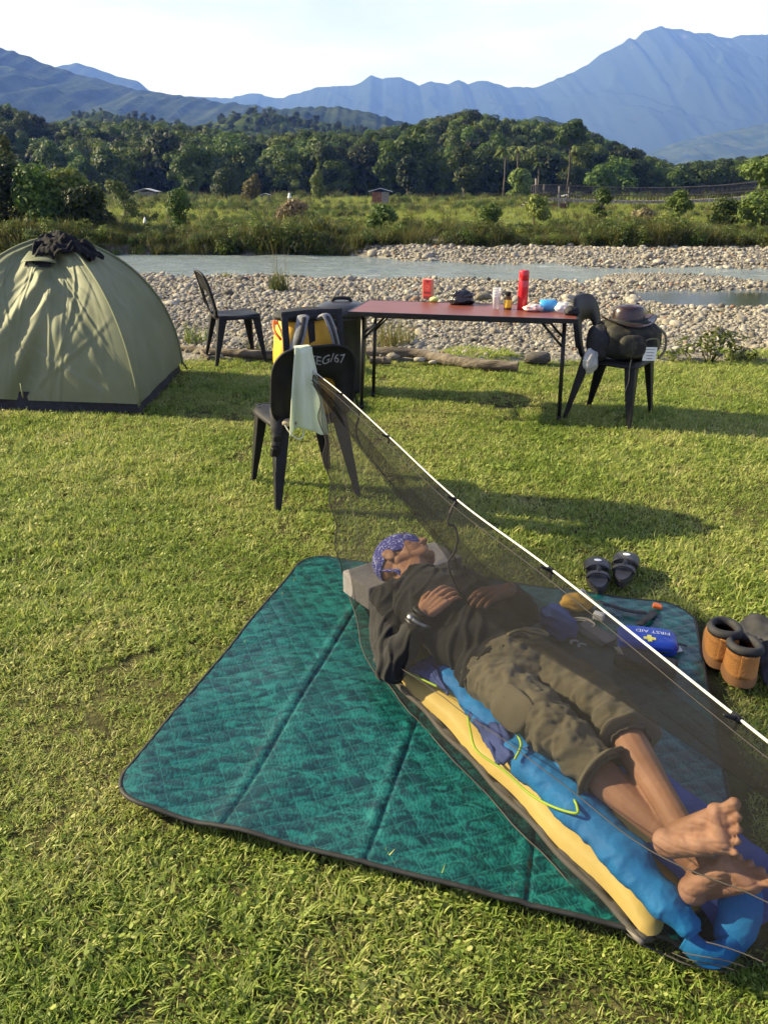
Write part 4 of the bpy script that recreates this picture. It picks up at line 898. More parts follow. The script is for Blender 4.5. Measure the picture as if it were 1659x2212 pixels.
# red carton
m_red = M('red_card', (0.50, 0.035, 0.03), (0.58, 0.05, 0.04), rough=.5); m_dkred = M('dark_red_card', (0.14, 0.02, 0.02), (0.2, 0.03, 0.03), rough=.5); m_pink = M('salmon_card', (0.62, 0.20, 0.14), (0.68, 0.25, 0.18), rough=.5)
t_ = thing('red_carton', 'upright red paper carton at the left on the table', 'carton', on_table(924, 645), ta + R(-12))
mb = MB(); mb.box((0, 0, .073), (.075, .06, .144)); bx_ = mb.build('box', m_pink, t_, smooth=False, bevel=.002)
mb = MB(); mb.box((.006, -.0315, .073), (.06, .003, .144)); mb.build('front_label', m_red, bx_, smooth=False)
mb = MB(); mb.box((.006, -.0335, .05), (.058, .002, .012)); mb.box((.006, -.0335, .012), (.058, .002, .02)); mb.build('label_bar', m_dkred, bx_, smooth=False)
mb = MB(); mb.add([(-.016, -.0338, .138), (.028, -.0338, .138), (.006, -.0338, .118)], [(0, 2, 1)]); mb.build('label_emblem', m_dkred, bx_, smooth=False)
mb = MB()
for i in range(24):
    a0, a1 = 6.283 * i / 24, 6.283 * (i + 1) / 24; mb.add([(.006 + .016 * math.cos(a0), -.0338, .088 + .016 * math.sin(a0)), (.006 + .016 * math.cos(a1), -.0338, .088 + .016 * math.sin(a1)), (.006 + .012 * math.cos(a1), -.0338, .088 + .012 * math.sin(a1)), (.006 + .012 * math.cos(a0), -.0338, .088 + .012 * math.sin(a0))], [(0, 1, 2, 3)])
mb.build('label_ring', m_pink, bx_, smooth=False)
m_lime = M('lime_sponge', (0.52, 0.62, 0.12), (0.66, 0.72, 0.30), scale=30, rough=.8)
mb = MB(); mb.ell(on_table(938, 652) + Vector((.0, 0, .018)), (.036, .028, .02), fn=lambda x, y, z: 1 + .2 * noise.noise(Vector((x * 2, y * 2, z * 2)))); tag(mb.build('sponge', m_lime), 'small lime yellow sponge beside the red carton', 'sponge')
m_bag = M('black_plastic_film', (0.010, 0.010, 0.012), (0.02, 0.02, 0.024), rough=.2, spec=.6, bump=.9, bscale=22, bdist=.03)
def crumple(c, r, seed, amp=.3, n=40, m=24): 
    mb = MB(); mb.ell(c, r, n=n, m=m, fn=lambda x, y, z: 1 + amp * noise.noise(Vector((x * 1.6 + seed, y * 1.6, z * 1.6))) + amp * .6 * abs(noise.noise(Vector((x * 4 + seed, y * 4, z * 4)))) + amp * .35 * noise.noise(Vector((x * 9, y * 9 + seed, z * 9)))); return mb
b = on_table(993, 657); tag(crumple(b + Vector((0, .0, .045)), (.095, .06, .05), 3.1, .38).build('plastic_bag', m_bag), 'crumpled black plastic bag lying on the table', 'plastic bag')
m_sack = M('olive_sack', (0.14, 0.125, 0.085), (0.25, 0.23, 0.16), scale=25, rough=.85, bump=.4, bscale=40); b = on_table(1045, 650)
mb = MB(); mb.tube(spline([b + Vector((-.06, .03, .022)), b + Vector((-.02, .03, .03)), b + Vector((.03, .03, .028)), b + Vector((.06, .03, .014))], 14), [.010, .018, .024, .026, .027, .027, .028, .027, .026, .024, .022, .018, .012, .006], 12); tag(mb.build('stuff_sack', m_sack), 'small olive stuff sack behind the black plastic bag', 'sack')
m_clr = bpy.data.materials.new('clear_plastic'); m_clr.use_nodes = True; n = m_clr.node_tree.nodes; p = n['Principled BSDF']; p.inputs['Base Color'].default_value = (.85, .87, .88, 1); p.inputs['Roughness'].default_value = .15; p.inputs['Alpha'].default_value = .42
m_blueb = bpy.data.materials.new('blue_clear_plastic'); m_blueb.use_nodes = True; n = m_blueb.node_tree.nodes; p = n['Principled BSDF']; p.inputs['Base Color'].default_value = (.06, .35, .72, 1); p.inputs['Roughness'].default_value = .15; p.inputs['Alpha'].default_value = .8
b = on_table(1071, 667); t_ = thing('cup_stack', 'stack of clear plastic cups standing on the table', 'cups', b)
for i in range(4): mb = MB(); mb.lathe([(.022, .0 + i * .018), (.030, .085 + i * .018), (.032, .088 + i * .018), (.030, .090 + i * .018)], 20); mb.build('cup', m_clr, t_)
b = on_table(1096, 668); t_ = thing('jar_bottle', 'yellow-labelled bottle with black cap on the table', 'bottle', b); m_amb = M('amber_bottle', (0.10, 0.045, 0.01), (0.14, 0.06, 0.015), rough=.15); m_ylab = M('yellow_label', (0.72, 0.44, 0.03), (0.80, 0.55, 0.06), rough=.5)
mb = MB(); mb.lathe([(.026, 0), (.027, .006), (.027, .07), (.022, .085), (.015, .09), (.015, .096)], 24); mb.build('glass', m_amb, t_)
mb = MB(); mb.lathe([(.0275, .014), (.0278, .015), (.0278, .066), (.0275, .067)], 24); mb.build('label', m_ylab, t_)
mb = MB(); mb.lathe([(.019, .094), (.02, .095), (.02, .118), (.018, .12)], 24); mb.build('cap', m_plast, t_)
m_rgl = M('red_enamel', (0.50, 0.012, 0.02), (0.55, 0.02, 0.028), rough=.22, coat=.4); b = on_table(1127, 668); t_ = thing('thermos', 'tall glossy red vacuum flask standing on the table', 'flask', b)
mb = MB(); mb.lathe([(.033, 0), (.035, .004), (.036, .19), (.034, .198), (.0335, .2)], 32); mb.build('body', m_rgl, t_)
mb = MB(); mb.lathe([(.0335, .2), (.0345, .203), (.0345, .255), (.031, .264), (.001, .265)], 32); mb.build('cup_cap', m_rgl, t_)
mb = MB(); mb.lathe([(.0338, .1985), (.0352, .199), (.0352, .2015), (.0338, .202)], 32); mb.build('seam_ring', m_dkred, t_)
m_pk = M('pink_packet', (0.62, 0.30, 0.26), (0.78, 0.62, 0.58), scale=24, rough=.25, bump=.6, bscale=30, bdist=.02); b = on_table(1150, 672); tag(crumple(b + Vector((0, -.01, .022)), (.062, .045, .025), 7.7, .3).build('snack_packet', m_pk), 'crinkled pink snack packet in front of the red flask', 'packet')
b = on_table(1187, 672); t_ = thing('water_bottle', 'clear blue plastic bottle lying on the table', 'bottle', b, ta)
mb = MB(); mb.tube([(-.075, 0, .040), (-.07, 0, .04), (-.03, 0, .04), (.02, 0, .04), (.045, 0, .036), (.06, 0, .03)], [.02, .036, .040, .040, .03, .016], 22); mb.build('body', m_blueb, t_)
mb = MB(); mb.tube([(.06, 0, .03), (.083, 0, .028)], .015, 16); mb.build('cap', M('pale_blue_cap', (.45, .62, .75), rough=.4), t_)
b = on_table(1216, 676); tag(crumple(b + Vector((.0, .01, .035)), (.05, .045, .04), 2.2, .35).build('clear_bag', m_clr), 'crumpled clear plastic bag between the blue bottle and the black pouch', 'plastic bag')
b = on_table(1238, 680); tag(crumple(b + Vector((-.01, 0, .026)), (.05, .04, .03), 9.1, .35).build('black_pouch', m_blackf), 'small black pouch at the right end of the table', 'pouch')

# ------------------------------------------------------------------ bag and hat on the right chair
m_camo = bpy.data.materials.new('camouflage_nylon'); m_camo.use_nodes = True; t = m_camo.node_tree; n = t.nodes; p = n['Principled BSDF']; p.inputs['Roughness'].default_value = .8
nn = n.new('ShaderNodeTexNoise'); nn.inputs['Scale'].default_value = 9; nn.inputs['Detail'].default_value = 2; tcn = n.new('ShaderNodeTexCoord'); rmp = n.new('ShaderNodeValToRGB'); rmp.color_ramp.interpolation = 'CONSTANT'
e = rmp.color_ramp.elements; e[0].color = (.008, .008, .007, 1); e[1].position = .47; e[1].color = (.018, .017, .010, 1); k = e.new(.56); k.color = (.038, .033, .02, 1); k = e.new(.62); k.color = (.010, .009, .008, 1)
t.links.new(tcn.outputs['Object'], nn.inputs['Vector']); t.links.new(nn.outputs[0], rmp.inputs[0]); t.links.new(rmp.outputs[0], p.inputs['Base Color'])
bg3 = thing('shoulder_bag', 'dark camouflage bag with a white tag resting on the right chair', 'bag', C3 + Vector((0, 0, .445)))
def sq(x, y, z, pw=3): return 1 / (abs(x) ** pw + abs(y) ** pw + abs(z) ** pw) ** (1 / pw)
mb = MB(); mb.ell((.035, -.075, .125), (.205, .165, .135), n=36, m=22, fn=lambda x, y, z: sq(x, y, z) * (1 + .09 * noise.noise(Vector((x * 2.5, y * 2.5, z * 2.5))) + .035 * noise.noise(Vector((x * 7, y * 7, z * 7))))); mb.build('main_body', m_camo, bg3)
mb = MB(); mb.ell((.02, -.245, .10), (.09, .035, .075), n=20, m=14, fn=lambda x, y, z: sq(x, y, z)); mb.build('front_pocket', m_camo, bg3)
mb = MB(); mb.ell((-.17, -.11, .10), (.07, .10, .12), n=18, m=12, fn=lambda x, y, z: sq(x, y, z) * (1 + .1 * noise.noise(Vector((x * 4, y * 4, z * 4))))); mb.build('side_pocket', m_blackf, bg3)
mb = MB(); mb.box((.135, -.258, .055), (.085, .006, .09), (.08, 0, -.05)); tg = mb.build('white_tag', m_white, bg3, smooth=False)
mb = MB()
for i in range(4): mb.box((.135, -.2625, .085 - .02 * i), (.06 - .008 * i, .002, .004), (.08, 0, -.05))
mb.build('printed_lines', m_gstr, tg, smooth=False)
mb = MB(); mb.tube(spline([(.09, -.25, .12), (.11, -.265, .15), (.17, -.265, .15), (.19, -.25, .09)], 14), .009, 6, flat=(1, .4)); mb.build('carry_strap', m_sack, bg3)
mb = MB(); mb.tube(spline([(.02, -.25, .02), (.01, -.27, -.05), (.015, -.268, -.12), (.0, -.265, -.20)], 14), .008, 6, flat=(1, .4)); mb.build('hanging_strap', m_sack, bg3)
mb = MB(); mb.tube(spline([(.22, -.14, .2), (.26, -.16, .15), (.265, -.16, .06), (.23, -.15, .0)], 14), .009, 6, flat=(.6, 1)); mb.build('carry_strap', m_sack, bg3)
m_wbag = M('white_film', (0.45, 0.45, 0.44), (0.62, 0.62, 0.60), rough=.4, bump=.6, bscale=20, transl=.3); b = C3 + Vector((-.235, -.20, .44))
tag(crumple(b, (.048, .04, .075), 4.4, .25).build('white_plastic_bag', m_wbag), 'white plastic bag hanging at the left of the right chair', 'plastic bag')
m_leather = M('brown_leather', (0.020, 0.009, 0.008), (0.042, 0.019, 0.015), scale=10, rough=.32, spec=.5, bump=.15, bscale=60, coat=.15)
ht = thing('brimmed_hat', 'dark brown leather hat with wide curled brim on top of the bag', 'hat', C3 + Vector((.02, -.09, .445 + .235)), R(10))
def crown(q_, z): return 1 + .05 * math.cos(2 * q_)
mb = MB(); mb.lathe([(.095, -.005), (.094, .02), (.088, .07), (.080, .095), (.06, .108), (.035, .102), (.001, .09)], 40, sx=1.12, sy=.95, jig=crown); mb.build('crown', m_leather, ht)
mb = MB()
def brim(u, v):
    a = 6.2832 * u; r = .09 + .075 * v; x = r * math.cos(a) * 1.12; y = r * math.sin(a) * .98; return Vector((x, y, .002 + .045 * v * v * abs(math.cos(a)) ** 2 - .012 * v * abs(math.sin(a))))
mb.grid(brim, 49, 8); mb.build('brim', m_leather, ht, solid=.004)
mb = MB(); mb.lathe([(.0955, .004), (.097, .006), (.095, .024), (.093, .025)], 40, sx=1.12, sy=.95, jig=crown); mb.build('hat_band', m_blackf, ht)

# ------------------------------------------------------------------ logs and loose stones at the lawn edge
m_log = M('log_bark', (0.07, 0.055, 0.04), (0.21, 0.175, 0.135), scale=7, rough=.95, bump=1.0, bscale=18, stretch=(.3, 2, 2), bdist=.02)
def log(label, pts_, r, seed, name='log'):
    P_ = spline(pts_, 40); rr = [(r[0] + (r[1] - r[0]) * i / 39) * (1 + .12 * noise.noise(Vector((i * .35, seed, 0))) + (.22 if i in (24, 25) else 0)) for i in range(40)]
    mb = MB(); mb.tube(P_, rr, 12)
    mb.v = [tuple(Vector(v_) + Vector((0, 0, .006 * noise.noise(Vector(v_) * 30)))) for v_ in mb.v]
    return tag(mb.build(name, m_log, sharp=50), label, 'log', 'driftwood logs at the lawn edge')
def lz(u, v, z=.04): return U(u, v, z)
log('long brown log lying behind the table at the gravel edge', [lz(790, 762, .05), lz(850, 760, .07), lz(900, 764, .06), lz(960, 776, .05), lz(1030, 787, .05), lz(1118, 793, .05)], (.045, .05), 1)
log('pale driftwood branch lying behind the empty chair', [lz(385, 750), lz(440, 758), lz(500, 762), lz(560, 766), lz(640, 772)], (.03, .045), 2)
log('short log end lying below the long log', [lz(800, 778), lz(845, 779)], (.035, .03), 3)
log('dark broken twig leaning by the empty chair', [lz(428, 752, .03), lz(440, 764, .05), lz(452, 775, .02)], (.012, .02), 4, 'twig')
for k, (u, v, s, lab) in enumerate([(848, 778, .10, 'pale round boulder by the log under the table'), (1160, 785, .14, 'flat sandy boulder at the right end of the log'), (905, 786, .06, 'small dark stone under the log behind the table'), (935, 790, .05, 'small white stone in front of the log')]):
    o = link('boulder', stones[k * 2 + 1]); b = U(u, v); o.location = (b.x, b.y + .03, .02 + s * .2); o.scale = (s, s * .8, s * .75); tag(o, lab, 'stone', 'loose stones by the log')
# ------------------------------------------------------------------ picnic mat
m_mat = bpy.data.materials.new('teal_quilt'); m_mat.use_nodes = True; t = m_mat.node_tree; n = t.nodes; l = t.links.new; p = n['Principled BSDF']; p.inputs['Roughness'].default_value = .31; p.inputs['Specular IOR Level'].default_value = .5
tcn = n.new('ShaderNodeTexCoord'); mpn = n.new('ShaderNodeMapping'); mpn.inputs['Scale'].default_value = (1, 2.2, 1); mpn.inputs['Rotation'].default_value = (0, 0, .5)
n1 = n.new('ShaderNodeTexNoise'); n1.inputs['Scale'].default_value = 13; n1.inputs['Detail'].default_value = 3; n1.inputs['Distortion'].default_value = 1.4
wv = n.new('ShaderNodeTexWave'); wv.inputs['Scale'].default_value = 26; wv.inputs['Distortion'].default_value = 14; wv.inputs['Detail'].default_value = 2; wv.inputs['Detail Scale'].default_value = 1.2
ml = n.new('ShaderNodeMath'); ml.operation = 'MULTIPLY_ADD'; ml.inputs[1].default_value = .16
rmp = n.new('ShaderNodeValToRGB'); e = rmp.color_ramp.elements; e[0].position = .46; e[0].color = (.0025, .022, .025, 1); e[1].position = .78; e[1].color = (.009, .118, .106, 1); k = e.new(.6); k.color = (.004, .058, .056, 1)
l(tcn.outputs['Object'], mpn.inputs[0]); l(mpn.outputs[0], n1.inputs['Vector']); l(tcn.outputs['Object'], wv.inputs['Vector']); l(wv.outputs['Fac'], ml.inputs[0]); l(n1.outputs[0], ml.inputs[2]); l(ml.outputs[0], rmp.inputs[0])
LA, LB = MAT_A.length, MAT_B.length; det_ = MAT_A.x * MAT_B.y - MAT_A.y * MAT_B.x
sg = Vector((MAT_B.y, -MAT_B.x, 0)) / det_; tg_ = Vector((-MAT_A.y, MAT_A.x, 0)) / det_
prev = None
for vec in (sg * LA + tg_ * LB * .8, sg * LA * .8 - tg_ * LB):
    dp = n.new('ShaderNodeVectorMath'); dp.operation = 'DOT_PRODUCT'; dp.inputs[1].default_value = vec * (math.pi / .068); l(tcn.outputs['Object'], dp.inputs[0])
    sn = n.new('ShaderNodeMath'); sn.operation = 'SINE'; l(dp.outputs['Value'], sn.inputs[0]); ab = n.new('ShaderNodeMath'); ab.operation = 'ABSOLUTE'; l(sn.outputs[0], ab.inputs[0])
    ls = n.new('ShaderNodeMath'); ls.operation = 'LESS_THAN'; ls.inputs[1].default_value = .07; l(ab.outputs[0], ls.inputs[0])
    if prev: mxx = n.new('ShaderNodeMath'); mxx.operation = 'MAXIMUM'; l(prev.outputs[0], mxx.inputs[0]); l(ls.outputs[0], mxx.inputs[1]); prev = mxx
    else: prev = ls
fa_ = n.new('ShaderNodeMath'); fa_.operation = 'MULTIPLY'; fa_.inputs[1].default_value = .32; l(prev.outputs[0], fa_.inputs[0])
mq = n.new('ShaderNodeMix'); mq.data_type = 'RGBA'; mq.inputs[7].default_value = (.03, .19, .17, 1); l(fa_.outputs[0], mq.inputs[0]); l(rmp.outputs[0], mq.inputs[6]); l(mq.outputs[2], p.inputs['Base Color'])
m_bind = M('black_binding', (0.010, 0.010, 0.011), (0.02, 0.02, 0.021), scale=40, rough=.7)
seams = [mat_st(*U(500, 1775).to_2d())[0], mat_st(*U(800, 1852).to_2d())[0], mat_st(*U(1142, 1925).to_2d())[0]]
LA, LB = MAT_A.length, MAT_B.length
def round_st(u, v, r=.12):
    "square with rounded corners"
    x, y = u * LA, v * LB; cx = min(max(x, r), LA - r); cy = min(max(y, r), LB - r); dx, dy = x - cx, y - cy
    if abs(dx) > 1e-9 and abs(dy) > 1e-9:
        m_ = max(abs(dx), abs(dy)); d = math.hypot(dx, dy); dx, dy = dx * m_ / d, dy * m_ / d
    return (cx + dx) / LA, (cy + dy) / LB
def mat_z(s, t_, quilt=True):
    z = .020 + .010 * N3(s * 4, t_ * 4, 1, 1) + .006 * N3(s * 9, t_ * 7, 3, 1)
    z += .010 * math.sin(s * 30 + t_ * 6 + 3 * N3(s * 3, t_ * 3, 8)) * max(0, .45 - t_) * max(0, .55 - s) * 4     # loose waves near the free corner
    z += .012 * max(0, 1 - t_ / .08) * (1 if s < .9 else 0)                                                         # near edge stands on the grass tips
    for sm in seams: z -= .0045 * math.exp(-((s - sm) * LA / .004) ** 2) - .0035 * math.exp(-(((s - sm) * LA + .022) / .014) ** 2) * (1 + N3(t_ * 14, sm * 9, 1))
    if quilt:
        a, b = (s * LA + t_ * LB * .8) / .068, (s * LA * .8 - t_ * LB) / .068
        z += .0020 * (abs(math.sin(math.pi * a)) * abs(math.sin(math.pi * b))) ** .5
    return z
def mat_p(s, t_): return MAT_O + MAT_A * s + MAT_B * t_
mt = thing('picnic_mat', 'teal quilted picnic mat with leaf print spread on the grass', 'mat', MAT_O)
def matf(u, v): s, t_ = round_st(u, v); return mat_p(s, t_) + Vector((0, 0, mat_z(s, t_)))
mb = MB(); mb.grid(matf, 330, 300); mb.build('quilted_top', m_mat, mt, world=True)
edge = [(i / 60, 0) for i in range(60)] + [(1, i / 60) for i in range(60)] + [(1 - i / 60, 1) for i in range(60)] + [(0, 1 - i / 60) for i in range(61)]
pts_ = [mat_p(*round_st(u, v)) + Vector((0, 0, mat_z(*round_st(u, v), False) - .002)) for u, v in edge]
mb = MB(); mb.tube(pts_, .0062, 8, flat=(1.1, .9)); mb.build('edge_binding', m_bind, mt, world=True)

# ------------------------------------------------------------------ sleeping place
H0 = Vector((-.316, 2.808, 0)); E1 = Vector((.4823, -.8760, 0)); E2 = Vector((.8760, .4823, 0)); UP = Vector((0, 0, 1))
def S(s, t_, z=0.0): return H0 + E1 * s + E2 * t_ + UP * z
m_pad = M('yellow_pad', (0.74, 0.52, 0.13), (0.80, 0.58, 0.17), scale=5, rough=.55, bump=.1, bscale=30); m_padg = M('grey_pad_underside', (0.12, 0.105, 0.09), (0.17, 0.15, 0.13), rough=.7)
pd = thing('sleeping_pad', 'yellow inflatable sleeping pad with grey underside on the teal mat', 'sleeping pad', S(.93, .28, 0))
def padtop(u, v):
    s = .66 + 1.20 * u; t_ = -.022 + .385 * v; k = (2 * v - 1); e = (1 - abs(k) ** 3.2) ** .5 if abs(k) < 1 else 0; ke = 1 - abs(2 * u - 1) ** 24
    pl = 1 + .10 * math.sin(u * 60) * (1 if abs(k) > .8 else .3) * (.15 + max(0, abs(u - .5) - .42) * 6)
    return S(s + .012 * math.sin(v * 20) * (1 if u > .98 else 0), t_ + .006 * math.sin(u * 23), .036 + .062 * e * ke * pl)
mb = MB(); mb.grid(padtop, 120, 50); mb.build('top_cover', m_pad, pd, world=True)
def padbot(u, v): s = .655 + 1.215 * u; t_ = -.036 + .41 * v; k = abs(2 * v - 1); return S(s, t_ + .004 * math.sin(u * 31), .036 - .02 * (1 - k ** 8) + .003 * math.sin(u * 90) * k)
mb = MB(); mb.grid(padbot, 120, 20); mb.build('underside', m_padg, pd, world=True, solid=.012)
mb = MB(); mb.tube([S(.655 + 1.215 * i / 60, -.036 + .004 * math.sin(i * .5), .034) for i in range(61)], .008, 8); mb.build('edge_seam', m_padg, pd, world=True)

# pillow: grey foam block
PA_, PB_ = U(739, 1230, .15), U(798, 1270, .15); pe = (PB_ - PA_); pn = Vector((-pe.y, pe.x, 0)).normalized(); pl_ = pe.length
if pn.x < 0: pn = -pn
m_pil = M('grey_jersey', (0.12, 0.108, 0.113), (0.16, 0.145, 0.15), scale=60, rough=.9, sheen=.3)
mb = MB(); pz0, pz1 = .05, .145
def pil(u, v, w): 
    return PA_ + pe.normalized() * (pl_ * u) + pn * (.46 * v) + UP * (pz0 + (pz1 - pz0) * w - .15 - .018 * math.sin(math.pi * v) * math.sin(math.pi * u) * w)
n_ = 12
for (a, b, c) in ((0, 1, 'z1'), (0, 1, 'z0'), (0, 2, 'y0'), (0, 2, 'y1'), (1, 2, 'x0'), (1, 2, 'x1')):
    def fn(u, v, c=c):
        return {'z1': pil(u, v, 1), 'z0': pil(u, v, 0), 'y0': pil(u, 0, v), 'y1': pil(u, 1, v), 'x0': pil(0, u, v), 'x1': pil(1, u, v)}[c]
    mb.grid(fn, n_, n_)
pm_ = mb.mesh('pillow', m_pil); bmx = bmesh.new(); bmx.from_mesh(pm_); bmesh.ops.remove_doubles(bmx, verts=bmx.verts, dist=.0008); bmesh.ops.recalc_face_normals(bmx, faces=bmx.faces); bmx.to_mesh(pm_); bmx.free()
po = link('pillow', pm_); m = po.modifiers.new('b', 'BEVEL'); m.width = .014; m.segments = 3; m.limit_method = 'ANGLE'; m.angle_limit = R(50); tag(po, 'grey block-shaped foam pillow under the sleeping person', 'pillow')

# sleeping bag
m_sky = M('bright_blue_nylon', (0.012, 0.165, 0.46), (0.018, 0.225, 0.56), scale=6, rough=.62, bump=.45, bscale=24, spec=.25, bdist=.014); m_navy = M('navy_liner', (0.018, 0.035, 0.14), (0.05, 0.085, 0.30), scale=7, rough=.7, bump=.3, bscale=30, bdist=.01); m_limep = M('lime_piping', (0.42, 0.62, 0.02), (0.52, 0.72, 0.05), rough=.5)
sb = thing('sleeping_bag', 'bright blue sleeping bag with navy lining and lime piping under the person', 'sleeping bag', S(1.4, .25, 0))
def bagbase(u, v):
    s = .88 + 1.09 * u; t_ = .10 + .24 * v
    return S(s, t_, .098 + .014 * noise.noise(Vector((s * 7, t_ * 9, 1))) + .008 * noise.noise(Vector((s * 19, t_ * 16, 4))) - .05 * max(0, s - 1.86) / .1)
mb = MB(); mb.grid(bagbase, 90, 40); mb.build('lower_layer', m_navy, sb, world=True)
def wr_tube(mb, path, rr, n, seed, amp, fl=(1, 1)):
    o = len(mb.v); mb.tube(path, rr, n, flat=fl)
    P_ = [Vector(p_) for p_ in path]
    for i in range(o, len(mb.v)):
        c = P_[(i - o) // n]; v_ = Vector(mb.v[i]); d = v_ - c; L_ = d.length
        k = .8 * noise.noise(v_ * 8 + Vector((seed, 0, 0))) + .75 * (1 - abs(noise.noise(v_ * 17 + Vector((0, seed, 0)))) * 3.2) * .5 + .08 * noise.noise(v_ * 42) + .28 * max(0, 1 - 3.5 * abs(noise.noise(v_ * 26 + Vector((3, seed, 0))))) ** 1.5 - .2
        mb.v[i] = tuple(c + d * (1 + amp * k))
rim_px = [(962, 1440, .12), (1010, 1495, .125), (1070, 1560, .125), (1135, 1632, .125), (1208, 1700, .125), (1286, 1785, .122), (1356, 1860, .12), (1422, 1930, .115), (1475, 1985, .10), (1500, 2020, .085)]
rim = spline([U(*a) for a in rim_px], 240); nR = len(rim)
rr = [(.016 + .030 * math.sin(math.pi * min(1, .12 + i / nR * .9)) ** .7) * (1 + .07 * math.sin(i * .17)) for i in range(nR)]
mb = MB(); wr_tube(mb, rim, rr, 44, 2.0, .22, (1.25, .85)); mb.build('padded_rim', m_sky, sb, world=True)
# upturned foot end: wall round the feet
wall = spline([U(1478, 2028, .05), U(1515, 2056, .042), U(1550, 2060, .042), U(1582, 2040, .05)], 60)
mb = MB(); wr_tube(mb, wall, .026, 30, 5.0, .18, (.8, 1.1)); mb.build('foot_end', m_sky, sb, world=True)
lobe = spline([U(1572, 2040, .045), U(1588, 1995, .085), U(1600, 1950, .13), U(1606, 1915, .16), U(1604, 1897, .178)], 70)
mb = MB(); wr_tube(mb, lobe, [.027 + .009 * math.sin(math.pi * i / 55) for i in range(50)] + [.029 * math.sqrt(max(.004, 1 - ((i + 1) / 20) ** 2)) for i in range(20)], 40, 8.0, .20, (1.15, .8)); mb.build('foot_end_fold', m_sky, sb, world=True)
ft = wall
def footfloor(u, v): a = Vector(ft[int(u * 59)]); b = S(1.86 + .05 * u, .30, .09); p_ = a.lerp(b, v); return p_ - UP * (.018 + .02 * math.sin(math.pi * v)) + UP * .012 * noise.noise(p_ * 18)
mb = MB(); mb.grid(footfloor, 46, 20); mb.build('foot_lining', M('dark_lining', (0.012, 0.014, 0.022), (0.03, 0.035, 0.05), rough=.6, bump=.5, bscale=30), sb, world=True)
def flap(name, corners, mat, seed, amp=.016, nn_=26, thick=.006):
    a, b, c, d = [U(*x) for x in corners]
    def fn(u, v):
        p_ = a.lerp(b, u).lerp(d.lerp(c, u), v); return p_ + UP * (amp * noise.noise(Vector((u * 3.3 + seed, v * 3.3, seed))) + amp * .6 * abs(noise.noise(Vector((u * 7, v * 7 + seed, 1)))) + amp * .8 * math.sin(math.pi * u) * math.sin(math.pi * v))
    mb = MB(); mb.grid(fn, nn_, nn_); return mb.build(name, mat, sb, world=True, solid=thick)
flap('liner_flap', [(868, 1446, .10), (935, 1418, .135), (968, 1500, .13), (945, 1482, .105)], m_navy, 1.1)
flap('liner_flap', [(1010, 1548, .115), (1075, 1545, .145), (1150, 1640, .15), (1075, 1650, .118)], m_navy, 4.2, .022)
flap('shell_fold', [(1095, 1590, .13), (1160, 1580, .16), (1235, 1700, .155), (1165, 1690, .125)], m_sky, 7.7, .022)
flap('shell_fold', [(948, 1440, .115), (985, 1428, .15), (1105, 1582, .155), (1040, 1560, .12)], m_sky, 3.3, .020)
for pp in ([(866, 1446, .112), (900, 1462, .113), (944, 1483, .117)], [(1010, 1546, .124), (1016, 1580, .118), (1030, 1622, .112), (1085, 1662, .115), (1140, 1712, .118), (1192, 1742, .14), (1243, 1757, .162), (1246, 1742, .165), (1240, 1728, .166)], [(1118, 1588, .18), (1125, 1610, .182), (1112, 1640, .165)]):
    mb = MB(); mb.tube(spline([U(*a) for a in pp], 40), .0034, 7); mb.build('piping', m_limep, sb, world=True)

# ------------------------------------------------------------------ the sleeping person
m_skin = M('skin', (0.25, 0.12, 0.07), (0.37, 0.19, 0.12), scale=9, rough=.58, spec=.3, bump=.35, bscale=90, bdist=.004, lo=.3, hi=.7)
n = m_skin.node_tree.nodes; n['Principled BSDF'].inputs['Subsurface Weight'].default_value = .08; n['Principled BSDF'].inputs['Subsurface Radius'].default_value = (.012, .005, .003); n['Principled BSDF'].inputs['Subsurface Scale'].default_value = .5
m_shirt = M('black_jersey', (0.006, 0.0055, 0.0058), (0.011, 0.010, 0.0105), scale=8, rough=.9, sheen=.06, bump=.15, bscale=300, bdist=.002)
m_pant = M('olive_cotton', (0.10, 0.086, 0.057), (0.145, 0.125, 0.085), scale=7, rough=.95, bump=.35, bscale=90, sheen=.05, bdist=.004)
BF = Matrix((E1, E2, UP)).transposed()          # body frame: columns along, across, up
def BE(mb, c, r, **k): mb.ell(S(*c), r, rot=BF, **k)
J = dict(neck=(.535, .205, .195), shR=(.575, .055, .19), shL=(.575, .355, .19), elR=(.835, -.075, .115), wrR=(.835, .035, .275), elL=(.82, .475, .145), wrL=(.885, .335, .315),
         hipR=(1.10, .115, .18), hipL=(1.10, .27, .18), knR=(1.45, .085, .225), knL=(1.43, .262, .235))
ankL = U(1484, 1812, .235); ankR = U(1522, 1882, .15)
